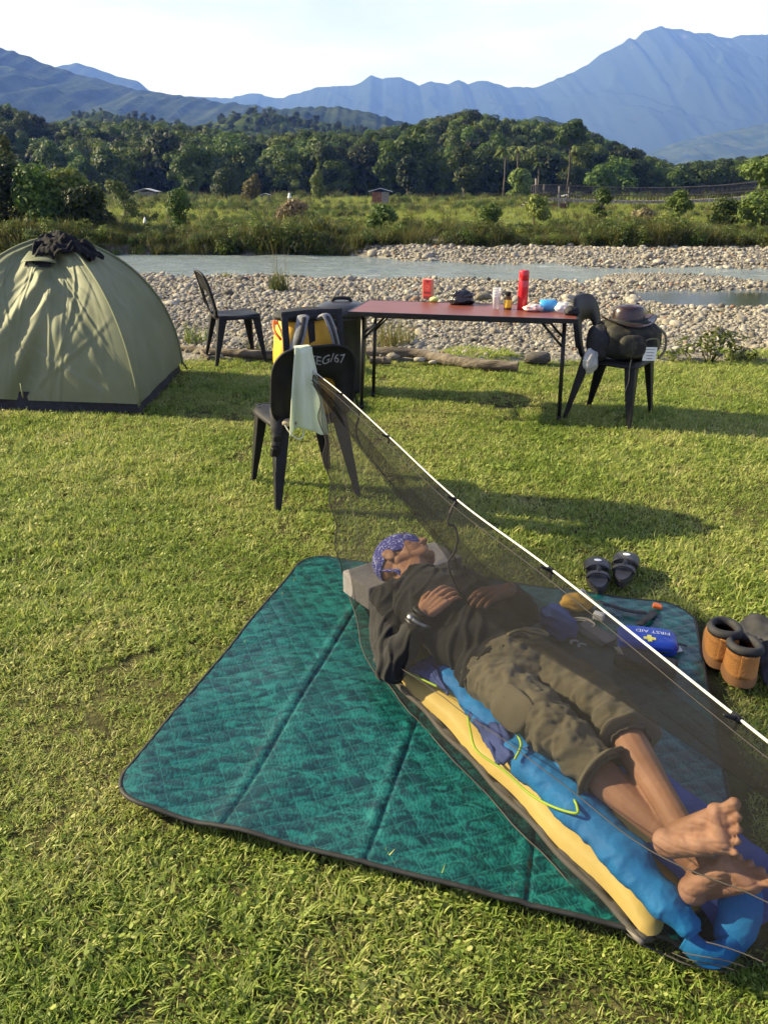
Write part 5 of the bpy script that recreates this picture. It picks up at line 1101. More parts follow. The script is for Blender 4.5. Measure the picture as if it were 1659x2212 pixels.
def foot(mb, ank, a, n_, side, k=1.0):
    "side +1 left foot: big toe towards n x a"
    a = a.normalized(); n_ = (n_ - a * n_.dot(a)).normalized(); b = n_.cross(a) * side; O = ank - a * .045 * k + n_ * .098 * k
    def q_(x, y, z): return O + (a * x + b * y - n_ * z) * k
    def c_(p0, p1, r0, r1): mb.cap(q_(*p0), q_(*p1), r0 * k, r1 * k, 14)
    c_((.030, 0, .034), (.036, 0, .05), .034, .030); c_((.036, -.006, .030), (.158, -.023, .022), .030, .024); c_((.045, .010, .052), (.162, .026, .030), .030, .025)
    c_((.162, -.030, .021), (.172, .033, .023), .020, .0235); c_((.150, -.015, .028), (.160, .022, .030), .022, .024)
    c_((.045, 0, .098), (.150, .006, .046), .036, .024); c_((.045, 0, .105), (.042, 0, .055), .036, .034); c_((.02, 0, .09), (.03, 0, .045), .020, .026)
    for (x0, x1, y0, y1, r0, r1) in ((.178, .220, .036, .043, .0160, .0150), (.182, .219, .0125, .0160, .0098, .0094), (.179, .210, -.0075, -.0065, .0092, .009), (.172, .199, -.0265, -.0275, .009, .0086), (.160, .184, -.043, -.0475, .0088, .0084)):
        xm = (x0 + x1) / 2; c_((x0, y0, .022), (xm, (y0 + y1) / 2, .027), r0 * .9, r0 * .82); c_((xm, (y0 + y1) / 2, .026), (x1, y1, .017), r0 * .84, r1)
def hand(mb, wr, d, n_, side, curl, k=1.0):
    "d: towards the fingers, n_: back of the hand, side: thumb direction sign"
    d = d.normalized(); n_ = (n_ - d * n_.dot(d)).normalized(); b = n_.cross(d) * side
    def q_(x, y, z): return wr + (d * x + b * y + n_ * z) * k
    for y_ in (-.028, -.010, .010, .028): mb.cap(q_(.005, y_ * .55, 0), q_(.085, y_, .004), .0145 * k, .0125 * k, 10)
    mb.cap(q_(.02, .018, -.006), q_(.05, .032, -.010), .016 * k, .014 * k, 10)
    for (y_, L_, r_) in ((.030, .066, .0092), (.0105, .074, .0095), (-.0105, .069, .0092), (-.030, .055, .0083)):
        x, z, ang = .088, .004, 0.12
        for f_, rr_ in ((.45, 1.0), (.31, .93), (.24, .85)):
            x1, z1 = x + L_ * f_ * math.cos(ang), z - L_ * f_ * math.sin(ang); yy = y_ * 1.05
            mb.cap(q_(x, yy, z), q_(x1, yy, z1), r_ * rr_ * k, r_ * rr_ * .93 * k, 10); x, z = x1, z1; ang += curl
    mb.cap(q_(.035, .036, -.008), q_(.062, .055, -.014), .0125 * k, .011 * k, 10); mb.cap(q_(.062, .055, -.014), q_(.090, .060, -.020), .0108 * k, .0092 * k, 10)
HC = S(.345, .245, .207)
fF = (UP * .66 + E2 * .73 - E1 * .07).normalized(); cC = (-E1 + UP * .02 - E2 * .10); cC = (cC - fF * cC.dot(fF)).normalized(); rR = fF.cross(cC)     # face, crown, person's right... checked below
if rR.dot(E2) > 0: rR = -rR
HM = Matrix((rR, fF, cC)).transposed()
def hp(r_, f_, c_): return HC + rR * r_ + fF * f_ + cC * c_
def head(mb):
    mb.ell(hp(0, -.005, .018), (.076, .096, .098), rot=HM, n=28, m=20); mb.ell(hp(0, .030, -.035), (.064, .064, .075), rot=HM, n=24, m=16)
    mb.ell(hp(0, .048, -.080), (.046, .046, .036), rot=HM, n=20, m=14); mb.ell(hp(0, .075, -.102), (.024, .020, .018), rot=HM)
    for s in (-1, 1):
        mb.ell(hp(s * .036, .050, -.022), (.028, .028, .030), rot=HM); mb.cap(hp(s * .058, -.010, -.055), hp(s * .022, .062, -.096), .022, .022); mb.ell(hp(s * .030, .076, .026), (.026, .014, .012), rot=HM)
        mb.ell(hp(s * .0795, -.018, -.012), (.009, .021, .033), rot=HM); mb.ell(hp(s * .083, -.024, .002), (.008, .015, .016), rot=HM); mb.cap(hp(s * .011, .100, -.040), hp(s * .014, .094, -.041), .009, .008)
    mb.cap(hp(0, .091, .020), hp(0, .108, -.028), .009, .0115); mb.cap(hp(0, .108, -.030), hp(0, .113, -.036), .0125, .0115)
    mb.cap(hp(-.017, .086, -.063), hp(.017, .086, -.063), .0085, .0085); mb.cap(hp(0, .092, -.062), hp(0, .093, -.0625), .0085, .0085); mb.cap(hp(-.013, .085, -.076), hp(.013, .085, -.076), .0085, .0085)
    mb.cap(hp(0, -.02, -.05), S(*J['neck']), .058, .062); mb.cap(hp(0, .025, -.075), S(.52, .205, .215), .042, .05)
def torso(mb, g=0.0):
    BE(mb, (.70, .205, .195), (.19 + g, .172 + g, .098 + g), n=28, m=18); BE(mb, (.90, .197, .192), (.20 + g, .150 + g, .092 + g), n=28, m=18); BE(mb, (1.07, .193, .182), (.13 + g, .148 + g, .084 + g), n=28, m=18)
    mb.cap(S(.575, .075, .195), S(.575, .335, .195), .058 + g, .058 + g); mb.cap(S(.53, .205, .20), S(.62, .205, .20), .07 + g, .09 + g)
def arms(mb, g=-.004):
    for s in 'RL':
        mb.cap(S(*J['sh' + s]), S(*J['el' + s]), .052 + g, .040 + g); mb.cap(S(*J['el' + s]), S(*J['wr' + s]), .041 + g, .028 + g * .7); mb.ell(S(*J['el' + s]), (.043 + g, .043 + g, .043 + g))
def legs(mb, g=0.0):
    for s, ank in (('R', ankR), ('L', ankL)):
        hip, kn = S(*J['hip' + s]), S(*J['kn' + s]); mb.cap(hip, kn, .068 + g, .048 + g); calf = kn.lerp(ank, .36) - UP * .008; mb.cap(kn, calf, .045 + g, .045 + g); mb.cap(calf, kn.lerp(ank, .72), .045 + g, .032 + g); mb.cap(kn.lerp(ank, .70), ank, .033 + g, .030 + g)
ps = thing('person', 'sleeping barefoot person with blue bandana, black long-sleeved top and olive trousers', 'person', S(.93, .25, 0))
mb = MB(); head(mb); torso(mb); arms(mb); legs(mb)
aL = Vector((.60, -.36, .62)); nL = Vector((-.72, -.52, .44)); foot(mb, ankL, aL, nL, 1, .93)
aR = Vector((.50, -.28, .80)); nR_ = Vector((-.55, -.80, .10)); foot(mb, ankR, aR, nR_, -1, .92)
wrR, wrL = S(*J['wrR']), S(*J['wrL'])
hand(mb, wrR, (E2 * .86 - E1 * .14 + UP * .38), (UP * .85 - E2 * .35 + E1 * .2), 1, .42); hand(mb, wrL, (-E2 * .95 + E1 * .16 + UP * .12), (UP * .95 + E2 * .1), -1, .35)
me = remesh(mb, 'body', .0031, 3, m_skin)
feet_ = []
for ank_, a_, n__ in ((ankL, aL, nL), (ankR, aR, nR_)):
    a_ = a_.normalized(); n__ = (n__ - a_ * n__.dot(a_)).normalized(); feet_.append((ank_ - a_ * .045 + n__ * .098, a_, n__, n__.cross(a_)))
def sole_of(p_):
    for O_, a_, n__, b__ in feet_:
        d = p_ - O_; x_, y_, z_ = d.dot(a_), d.dot(b__), -d.dot(n__)
        if -.03 < x_ < .25 and abs(y_) < .06 and -.02 < z_ < .06: return 1 - sstep(.012, .036, z_), x_, y_
    return 0, 0, 0
def crease(x, y, z):
    k, x_, y_ = sole_of(Vector((x, y, z)))
    if k <= 0: return 0
    return -k * (.0022 * max(0, 1 - 4 * abs(noise.noise(Vector((x_ * 34, y_ * 16, 1))))) + .0016 * max(0, 1 - 5 * abs(noise.noise(Vector((x_ * 22 + y_ * 40, y_ * 30, 4))))))
displace(me, crease)
at_ = me.attributes.new('sole', 'FLOAT', 'POINT'); at_.data.foreach_set('value', [sole_of(v.co)[0] * (.75 + .5 * noise.noise(v.co * 40)) for v in me.vertices])
n = m_skin.node_tree.nodes; l = m_skin.node_tree.links.new; p = n['Principled BSDF']; src = p.inputs['Base Color'].links[0].from_socket
an = n.new('ShaderNodeAttribute'); an.attribute_name = 'sole'; mxs = n.new('ShaderNodeMix'); mxs.data_type = 'RGBA'; mxs.inputs[7].default_value = (.50, .27, .18, 1); l(an.outputs['Fac'], mxs.inputs[0]); l(src, mxs.inputs[6]); l(mxs.outputs[2], p.inputs['Base Color'])
body = link('body', me, ps); body.location = -ps.location
def child(name, me, mat=None, par=ps):
    o = link(name, me, par); o.location = -ps.location if par is ps else (0, 0, 0); return o
def inb(p_): d = Vector(p_) - H0; return d.dot(E1), d.dot(E2), d.z
# top
mb = MB(); torso(mb, .008)
for s in 'RL':
    e_, w_ = S(*J['el' + s]), S(*J['wr' + s]); mb.cap(S(*J['sh' + s]), e_, .059, .047); mb.cap(e_, e_.lerp(w_, .84), .047, .034); mb.ell(e_, (.048, .048, .048))
mb.cap(S(.52, .205, .205), S(.56, .205, .205), .066, .08)
me = remesh(mb, 'long_sleeved_top', .005, 6, m_shirt)
def wr_shirt(x, y, z):
    s, t_, h = inb((x, y, z)); k = .005 * noise.noise(Vector((s * 12, t_ * 7, h * 10))) + .010 * (max(0, 1 - 3.2 * abs(noise.noise(Vector((s * 20 + t_ * 13, t_ * 9, h * 12)))))) ** 1.6 - .002
    for j in ('elR', 'elL'):
        d = (Vector((x, y, z)) - S(*J[j])).length; k += .006 * math.sin(d * 95) * math.exp(-(d / .11) ** 2)
    return k + .004 * math.sin((s - t_ * .8) * 52) * math.exp(-((s - .95) / .16) ** 2)
displace(me, wr_shirt)
# open the top at wrists, neck and hem
def cut(me, keep):
    b_ = bmesh.new(); b_.from_mesh(me); bmesh.ops.delete(b_, geom=[v for v in b_.verts if not keep(v.co)], context='VERTS'); b_.to_mesh(me); b_.free()
dR = (wrR - S(*J['elR'])).normalized(); dL = (wrL - S(*J['elL'])).normalized()
def keep_shirt(c):
    s, t_, h = inb(c)
    if s < .515: return False
    return s < 1.105 + .012 * math.sin(t_ * 40)
cut(me, keep_shirt); o = child('long_sleeved_top', me); m = o.modifiers.new('s', 'SOLIDIFY'); m.thickness = .004; m.offset = 1
# trousers
mb = MB(); BE(mb, (1.10, .193, .182), (.145, .168, .102), n=28, m=18)
for s, ank in (('R', ankR), ('L', ankL)):
    hip, kn = S(*J['hip' + s]), S(*J['kn' + s]); mb.cap(hip, kn, .088, .064); mb.cap(kn, kn.lerp(ank, .38), .064, .056)
me = remesh(mb, 'trousers', .0048, 6, m_pant)
def wr_pant(x, y, z):
    s, t_, h = inb((x, y, z)); v_ = Vector((s, t_, h)); k = .008 * noise.noise(Vector((s * 9 + t_ * 4, t_ * 8, h * 7))) + .0085 * (max(0, 1 - 2.4 * abs(noise.noise(Vector((s * 15 + t_ * 9, t_ * 7 - s * 3, h * 8)))))) ** 1.5 + .006 * (max(0, 1 - 3.0 * abs(noise.noise(Vector((s * 27 - t_ * 17, t_ * 12 + s * 6, h * 14 + 5)))))) ** 1.5 + .0025 * noise.noise(v_ * 60) - .006
    for j in ('knR', 'knL'):
        d = s - J[j][0]; k += .004 * math.sin(d * 80 + 9 * h + t_ * 20) * math.exp(-(d / .10) ** 2)
    return k - .004
displace(me, wr_pant)
hemR, hemL = S(*J['knR']).lerp(ankR, .32), S(*J['knL']).lerp(ankL, .31); hR, hL = (ankR - S(*J['knR'])).normalized(), (ankL - S(*J['knL'])).normalized()
def keep_pant(c):
    s, t_, h = inb(c)
    if s < 1.045 + .02 * math.sin((t_ - .19) * 9): return False
    nearR = (c - hemR).length < (c - hemL).length
    return (c - (hemR if nearR else hemL)).dot(hR if nearR else hL) < 0
cut(me, keep_pant); tr_ = child('trousers', me); m = tr_.modifiers.new('s', 'SOLIDIFY'); m.thickness = .004; m.offset = 1
for hm_, hd in ((hemR, hR), (hemL, hL)):
    a = hd.orthogonal().normalized(); b = hd.cross(a); mb = MB()
    ring = [hm_ - hd * .018 + (a * math.cos(q_) + b * math.sin(q_)) * .061 * (1 + .04 * math.sin(q_ * 3)) for q_ in [2 * math.pi * i / 40 for i in range(41)]]
    o_ = len(mb.v); mb.tube(ring, [.010 * (1 + .15 * math.sin(i * 1.3)) for i in range(41)], 12, flat=(.7, 2.2)); c_ = mb.build('rolled_cuff', m_pant, tr_)
for (s0, t0, z0, sx_, lab) in ((1.30, .035, .235, 1, 0), (1.30, .335, .235, -1, 0)):
    mb = MB(); c = S(s0, t0, z0); nn_ = (-E2 * sx_ * .8 + UP * .6).normalized(); mm_ = Matrix((E1, nn_.cross(E1), nn_)).transposed()
    mb.ell(c, (.068, .052, .010), rot=mm_, n=22, m=12, fn=lambda x, y, z: sq(x, y, z, 4) * (1 + .05 * noise.noise(Vector((x * 4, y * 4, z * 4))))); mb.build('cargo_pocket', m_pant, tr_)
mb = MB(); mb.tube(spline([S(1.07, .19, .292), S(1.09, .22, .31), S(1.13, .25, .312), S(1.14, .285, .300), S(1.11, .28, .302), S(1.085, .235, .308)], 30), .004, 6); mb.build('drawstring', M('tan_cord', (.30, .25, .16), rough=.8), tr_)
# bandana over head and eyes
m_band = bpy.data.materials.new('paisley_bandana'); m_band.use_nodes = True; t = m_band.node_tree; n = t.nodes; l = t.links.new; p = n['Principled BSDF']; p.inputs['Roughness'].default_value = .85
tcn = n.new('ShaderNodeTexCoord'); vo = n.new('ShaderNodeTexVoronoi'); vo.inputs['Scale'].default_value = 75; vo.feature = 'DISTANCE_TO_EDGE'; nn = n.new('ShaderNodeTexNoise'); nn.inputs['Scale'].default_value = 60; nn.inputs['Distortion'].default_value = 2
rmp = n.new('ShaderNodeValToRGB'); e = rmp.color_ramp.elements; e[0].position = .54; e[0].color = (.030, .032, .24, 1); e[1].position = .64; e[1].color = (.36, .38, .62, 1); l(tcn.outputs['Object'], nn.inputs['Vector']); l(nn.outputs[0], rmp.inputs[0]); l(rmp.outputs[0], p.inputs['Base Color'])
mb = MB()
def bnd(u, v):
    a = 2 * math.pi * u; fr_ = math.cos(a)                                  # fr_=1 front
    low = -.24 - .38 * math.sin(min(1, max(0, fr_) * 1.5) * math.pi / 2) + .05 * max(0, -fr_) ; sv = 1 - (1 - low) * v  # height as sine
    sv = max(-.95, min(1, sv)); cr_ = math.sqrt(max(0, 1 - sv * sv)); k = 1.045 + .012 * noise.noise(Vector((math.sin(a) * 3, fr_ * 3, v * 4))) + .006 * math.sin(v * 34 + fr_ * 5)
    x, y, z = math.sin(a) * cr_ * .076 * k, fr_ * cr_ * (.096 * k + .013 * max(0, fr_) * min(1, v * 1.5)), sv * .098 * k
    return hp(x, -.005 + y, .018 + z)
mb.grid(bnd, 61, 26); o = mb.build('bandana', m_band, None, solid=.003); o.parent = ps; o.location = -ps.location
mb = MB(); mb.tube(spline([hp(.055, -.075, -.015), hp(.074, -.065, -.06), hp(.080, -.05, -.10), hp(.074, -.06, -.135)], 16), [.010] * 4 + [.014] * 8 + [.010, .008, .006, .003], 8, flat=(1, .35)); bt = mb.build('bandana_tail', m_band, o)
# bracelets and ring of beads on the right wrist
m_metal = M('dull_metal', (.30, .28, .25), (.45, .43, .40), rough=.35, metal=.9)
def ring(c, ax, r, tr_, mat, name, nb=32):
    a = ax.orthogonal().normalized(); b = ax.cross(a); mb = MB(); mb.tube([c + (a * math.cos(6.2832 * i / nb) + b * math.sin(6.2832 * i / nb)) * r for i in range(nb + 1)], tr_, 8); o = mb.build(name, mat, None); o.parent = ps; o.location = -ps.location; return o
for kk, (off, rr_, tt, mt_) in enumerate(((-.030, .036, .006, m_blackg), (-.016, .0355, .0075, m_metal), (-.002, .034, .006, m_blackg), (.012, .033, .0065, m_blackg))): ring(wrR + dR * off, dR, rr_, tt, mt_, 'bracelet')
mb = MB(); c = wrR - dR * .016 + (UP * .6 - E2 * .75).normalized() * .036; mb.ell(c, (.014, .014, .009)); o = mb.build('bracelet_charm', m_metal, None); o.parent = ps; o.location = -ps.location
# ------------------------------------------------------------------ mosquito net over the sleeping place
def Z(u, v, zc):
    "point at u,v with depth zc along the lens axis"
    a = (u - 829.5) / CF; b = (1106 - v) / CF
    return Vector((a * zc, (math.cos(CT) + b * math.sin(CT)) * zc, CH + (-math.sin(CT) + b * math.cos(CT)) * zc))
def net_mat(name, op, col):
    m_ = bpy.data.materials.new(name); m_.use_nodes = True; t = m_.node_tree; n = t.nodes; l = t.links.new; n.remove(n['Principled BSDF'])
    tr = n.new('ShaderNodeBsdfTransparent'); df = n.new('ShaderNodeBsdfDiffuse'); df.inputs[0].default_value = (*col, 1); tl = n.new('ShaderNodeBsdfTranslucent'); tl.inputs[0].default_value = (*col, 1)
    m1 = n.new('ShaderNodeMixShader'); m1.inputs[0].default_value = .35; l(df.outputs[0], m1.inputs[1]); l(tl.outputs[0], m1.inputs[2])
    tcn = n.new('ShaderNodeTexCoord'); nn = n.new('ShaderNodeTexNoise'); nn.inputs['Scale'].default_value = 7; nn.inputs['Detail'].default_value = 3; l(tcn.outputs['Object'], nn.inputs['Vector'])
    mr_ = n.new('ShaderNodeMapRange'); mr_.inputs[1].default_value = .3; mr_.inputs[2].default_value = .7; mr_.inputs[3].default_value = op - .04; mr_.inputs[4].default_value = op + .04; l(nn.outputs[0], mr_.inputs[0])
    m2 = n.new('ShaderNodeMixShader'); l(mr_.outputs[0], m2.inputs[0]); l(tr.outputs[0], m2.inputs[1]); l(m1.outputs[0], m2.inputs[2]); l(m2.outputs[0], n['Material Output'].inputs[0])
    return m_
NC = (0.029, 0.029, 0.032)
m_net, m_net2, m_net3 = net_mat('net_mesh', .42, NC), net_mat('net_mesh_gathered', .46, NC), net_mat('net_mesh_back', .40, NC)
RG = [Z(681, 806, 3.66), Z(740, 853, 3.43), Z(840, 945, 2.90), Z(985, 1080, 2.37), Z(1190, 1233, 1.83), Z(1590, 1553, 1.30)]
dRG = (RG[5] - RG[4]); RG += [RG[5] + dRG * .45, RG[5] + dRG * 1.5]
ridge_c = spline(RG, 160)
def ridge_at(k): k = min(1, max(0, k)) * 159; i = min(158, int(k)); return Vector(ridge_c[i]).lerp(Vector(ridge_c[i + 1]), k - i)
NE = 6.25 / 7                       # the net ends here on the ridge line
net = thing('mosquito_net', 'grey mosquito net pitched over the sleeping person on a white cord', 'mosquito net', S(1.0, .2, 0))
low_near = [U(737, 1236, .05), U(764, 1312, .05), U(796, 1425, .045), U(834, 1474, .03), U(912, 1566, .025), U(1048, 1712, .02), U(1188, 1857, .02), U(1328, 1998, .02), U(1460, 2072, .012), U(1575, 2100, .008)]
lown = spline(low_near, 160)
def near_p(u, v):
    a = ridge_at(u * NE); b = Vector(lown[int(round(u * 159))]); p_ = a.lerp(b, v)
    nrm = Vector((-.75, -.42, .5)).normalized()
    sag = .022 * math.sin(math.pi * v) * math.sin(math.pi * u)
    f_ = math.exp(-u * 9); fold = .016 * math.sin(v * 30 + 2 * math.sin(u * 6)) * f_ * (1 - v * .3) + .006 * math.sin(u * 60 + v * 9) * v * (1 - f_)
    return p_ + nrm * (.058 * math.sin(math.pi * v) ** .75 * sstep(.08, .25, u) * (1 - .35 * sstep(.9, 1, u))) + nrm * fold + nrm * (.008 * noise.noise(Vector((u * 7, v * 5, 1))))
mb = MB(); mb.grid(near_p, 160, 60); mb.build('near_panel', m_net, net, world=True)
low_far = [Z(688, 838, 3.62), Z(730, 900, 3.40), Z(805, 1005, 3.05), U(890, 1115, .42), U(962, 1205, .38), U(1012, 1300, .375), U(1110, 1372, .345), U(1210, 1430, .34), U(1310, 1488, .33), U(1450, 1580, .32), U(1560, 1655, .31), U(1700, 1750, .30)]
lowf = spline(low_far, 160)
def far_p(u, v):
    a = ridge_at(u * NE); b = Vector(lowf[int(round(u * 159))]); p_ = a.lerp(b, v)
    return p_ + Vector((.86, .46, -.2)) * (.10 * math.sin(math.pi * v) * math.sin(math.pi * min(1, u * 1.1)) + .008 * math.sin(v * 26 + u * 5) * (.4 + v))
mb = MB(); mb.grid(far_p, 160, 50); mb.build('far_panel', m_net3, net, world=True)
for (u0, du, v1) in ((.0, .016, 1.0), (.03, .012, .95), (.065, .02, .9), (.11, .012, .75), (.16, .02, .6)):
    mb = MB(); mb.grid(lambda u, v: near_p(min(1, u0 * (.15 + .85 * v) + du * (.5 + .5 * v) * u), .01 + (v1 - .01) * v) + Vector((-.006, -.004, .003)), 8, 40); mb.build('gather_fold', m_net2, net, world=True)
def gath(u, v):
    v2 = (.62 + .16 * math.sin(u * 5) - .1 * u) + (1 - (.62 + .16 * math.sin(u * 5) - .1 * u)) * v; return far_p(u, v2) + Vector((-.012, -.01, .01)) * (1 + math.sin(v * 20 + u * 11))
mb = MB(); mb.grid(gath, 160, 24); mb.build('gathered_edge', m_net2, net, world=True)
fr_end = [U(1575, 2100, .008), U(1650, 2040, .01), S(1.93, .36, .01), S(1.90, .50, .01)]; fe = spline(fr_end, 60)
def foot_p(u, v): a = ridge_at(NE); b = Vector(fe[int(round(u * 59))]); return a.lerp(b, v) + Vector((.0, .06, 0)) * math.sin(math.pi * v) * .6
mb = MB(); mb.grid(foot_p, 60, 40); mb.build('foot_panel', m_net, net, world=True)
m_seam = M('dark_seam', (.030, .027, .026), (.045, .04, .04), rough=.8)
def seam(px, r=.0016):
    pass
def on_near(u0, v0, u1, v1, name='seam', r=.0016):
    mb = MB(); mb.tube([near_p(u0 + (u1 - u0) * i / 40, v0 + (v1 - v0) * i / 40) + Vector((-.003, -.002, .002)) for i in range(41)], r, 5); mb.build(name, m_seam, net, world=True)
on_near(.02, 1.0, 1.0, 1.0, 'hem', .0022); on_near(.30, .93, .985, .42, 'seam', .0013); on_near(.0, .02, .0, 1.0, 'hem', .0025)
on_near(.90, .93, .999, .86, 'seam', .0013); on_near(.88, .965, .999, .94, 'seam', .0013); on_near(.93, .80, .999, .74, 'seam', .0013)
on_near(.02, .10, .30, .60, 'seam', .0013); on_near(.0, .03, 1.0, .03, 'hem', .0012)
m_wcord = M('white_ridge_cord', (0.50, 0.48, 0.42), (0.62, 0.60, 0.53), scale=120, rough=.5)
cord = thing('ridge_cord', 'taut white cord running from the lettered chair over the sleeper', 'cord', RG[0])
mb = MB(); mb.tube([Vector(p_) + Vector((0, 0, .004)) for p_ in ridge_c], .0027, 8); mb.build('cord', m_wcord, cord, world=True)
e_ = Vector(ridge_c[-1]); peg = Vector((e_.x + .42, e_.y - .9, 0))
mb = MB(); mb.tube([e_, e_.lerp(peg, .5), peg + UP * .02], .0052, 8); mb.build('anchor_end', m_wcord, cord, world=True)
mb = MB(); mb.tube([RG[0] + Vector((.0, -.0, .004)), RG[0] + Vector((-.01, .035, .02)), RG[0] + Vector((-.03, .05, -.03)), RG[0] + Vector((.0, .02, -.02)), RG[0] + Vector((.0, .0, .0))], .006, 6); mb.build('knot', m_wcord, cord, world=True)
mb = MB(); mb.tube([peg + Vector((0, 0, .05)), peg + Vector((-.03, .06, -.12))], .005, 6); mb.build('peg', m_leg, cord, world=True)
nm_ = ['uppermost', 'second', 'third', 'fourth', 'fifth']; lab = ['small black clip on the white cord nearest to the lettered chair', 'small black clip on the white cord, second from the lettered chair', 'small black clip with dangling cord, above the bandana', 'small black clip on the white cord beside the sandals', 'small black clip on the white cord nearest the right edge']
for i in range(5):
    c = RG[i + 1]; d = (RG[i + 2] - RG[i]).normalized(); sd = d.cross(UP).normalized(); t_ = thing('cord_clip', lab[i], 'clip', c, 0, 'black clips on the white cord')
    mb = MB(); mb.tube([-d * .010 + UP * .002, d * .010 + UP * .002], .0062, 10); mb.build('sleeve', m_plast, t_)
    mb = MB(); k_ = -1
    mb.tube([UP * .0, -sd * k_ * .014 + UP * .008, -sd * k_ * .030 + UP * .016], [.005, .0045, .003], 8); mb.build('lever', m_plast, t_)
    mb = MB(); mb.tube([UP * 0, -UP * .022], .004, 6); mb.build('hook', m_plast, t_)
# loose dark cord hanging from the third clip inside the net
px = [(985, 1082, 2.36), (972, 1108, 2.36), (968, 1132, 2.37), (982, 1138, 2.37), (988, 1165, 2.38), (980, 1195, 2.39), (968, 1215, 2.40), (975, 1245, 2.41), (992, 1280, 2.42), (1010, 1305, 2.43)]
mb = MB(); mb.tube(spline([Z(*a) for a in px], 60), .0042, 6); tag(mb.build('tie_cord', m_seam), 'loose dark cord dangling from the third clip across the net', 'cord')

# ------------------------------------------------------------------ things on the right of the mat
def mz(u, v): w_ = U(u, v, .025); return Vector((w_.x, w_.y, .026))
# first aid pouch
m_fa = M('royal_blue_pouch', (0.010, 0.045, 0.34), (0.018, 0.065, 0.44), scale=6, rough=.38, bump=.25, bscale=20, spec=.4); m_prt = M('white_print', (.62, .64, .66), (.70, .72, .74), scale=40, rough=.6); m_ycross = M('yellow_print', (.66, .60, .10), (.74, .68, .16), rough=.6)
fa0 = mz(1394, 1398); FA_R = R(180 - 13)
fa = thing('first_aid_pouch', 'blue first aid pouch with white lettering and yellow cross', 'pouch', fa0, FA_R)
FW, FD, FH = .20, .125, .052
def fah(x, y): return FH * (1 - abs(x / (FW / 2)) ** 4) ** .4 * (1 - abs(y / (FD / 2)) ** 4) ** .4 if abs(x) < FW / 2 and abs(y) < FD / 2 else 0
mb = MB(); mb.ell((0, 0, .026), (FW / 2, FD / 2, .027), n=36, m=20, fn=lambda x, y, z: sq(x, y, z, 5) * (1 + .02 * noise.noise(Vector((x * 4, y * 4, z * 4))))); mb.build('pouch_body', m_fa, fa)
mb = MB(); mb.tube([(FW / 2 * 1.02 * math.copysign(abs(math.cos(q_)) ** .6, math.cos(q_)), FD / 2 * 1.02 * math.copysign(abs(math.sin(q_)) ** .6, math.sin(q_)), .024) for q_ in [6.2832 * i / 60 for i in range(61)]], .0035, 6); mb.build('zip', m_blackg, fa)
tm = text_mesh('FIRST AID', .027, 'lettering', m_prt)
for v in tm.vertices: v.co = (v.co.x - .018, v.co.y - .016, .0555 - .25 * (v.co.x - .018) ** 2)
link('lettering', tm, fa)
tm = text_mesh('KIT', .024, 'lettering', m_prt)
for v in tm.vertices: x = v.co.x + .088; v.co = (x, v.co.y - .014, .0535 - .6 * max(0, x - .06))
link('lettering', tm, fa)
mb = MB(); mb.box((-.004, .030, .0540), (.014, .038, .003), (-.06, 0, 0)); mb.box((-.004, .030, .0541), (.040, .014, .003), (-.06, 0, 0)); mb.build('cross', m_ycross, fa, smooth=False)
mb = MB(); mb.tube(spline([(-.085, .0, .03), (-.11, -.015, .02), (-.135, -.02, .012)], 10), .009, 6, flat=(1, .3)); mb.build('end_strap', m_blackg, fa)
mb = MB(); mb.box((-.098, .012, .012), (.035, .03, .003), (0, .2, .2)); mb.build('paper_tag', m_white, fa, smooth=False)
# strap with orange buckle
t_ = thing('buckle_strap', 'black mat strap with orange buckle behind the first aid pouch', 'strap', mz(1400, 1335)); b0 = mz(1400, 1335)
mb = MB(); mb.tube([mz(1378, 1356) + UP * .012, mz(1396, 1345) + UP * .014, mz(1412, 1325) + UP * .01], .014, 8, flat=(1, .2)); mb.build('strap', m_blackg, t_, world=True)
mb = MB(); c = mz(1418, 1316); mb.box((c.x, c.y, c.z + .012), (.034, .026, .012), (0, .1, -.3)); mb.box((c.x + .004, c.y + .016, c.z + .012), (.022, .012, .008), (0, .1, -.3)); mb.build('buckle', m_orange, t_, world=True, smooth=False, bevel=.003)
mb = MB(); mb.tube(spline([mz(1288, 1304) + UP * .01, mz(1320, 1316) + UP * .014, mz(1360, 1326) + UP * .012, mz(1396, 1330) + UP * .012], 24), .013, 8, flat=(1, .3)); tag(mb.build('carry_strap', m_blackg), 'black carrying strap lying along the far edge of the mat', 'strap')
# yellow pouch, white wrapper, cable, phone, blue cloth, earbuds, case
m_ypo = M('ochre_pouch', (0.55, 0.30, 0.03), (0.66, 0.40, 0.06), rough=.6, bump=.3, bscale=40)
b = mz(1244, 1318); tag(crumple(b + Vector((0, 0, .035)), (.062, .042, .034), 5.5, .16).build('small_pouch', m_ypo), 'small ochre yellow pouch lying behind the cord', 'pouch')
b = mz(1270, 1318); mb = MB(); mb.grid(lambda u, v: b + Vector((-.035 + .05 * u + .02 * v, .02 + .015 * math.sin(u * 6), .0 + .075 * (1 - v) * (.6 + .4 * math.sin(u * 3 + 1)) + .012 * noise.noise(Vector((u * 5, v * 5, 1))))), 16, 16); tag(mb.build('tissue_wrapper', M('white_tissue', (.7, .68, .64), (.78, .76, .72), rough=.8, transl=.3), solid=.003), 'upright white tissue wrapper beside the ochre pouch', 'wrapper')
q = random.Random(9); b = mz(1252, 1352); pts_ = [b + Vector((.05 * math.cos(a * 1.9) * (1 + .2 * math.sin(a)), .032 * math.sin(a * 1.9) + .01 * math.cos(a * .7), .006 + .002 * (i % 3))) for i, a in enumerate([j * .38 for j in range(26)])]
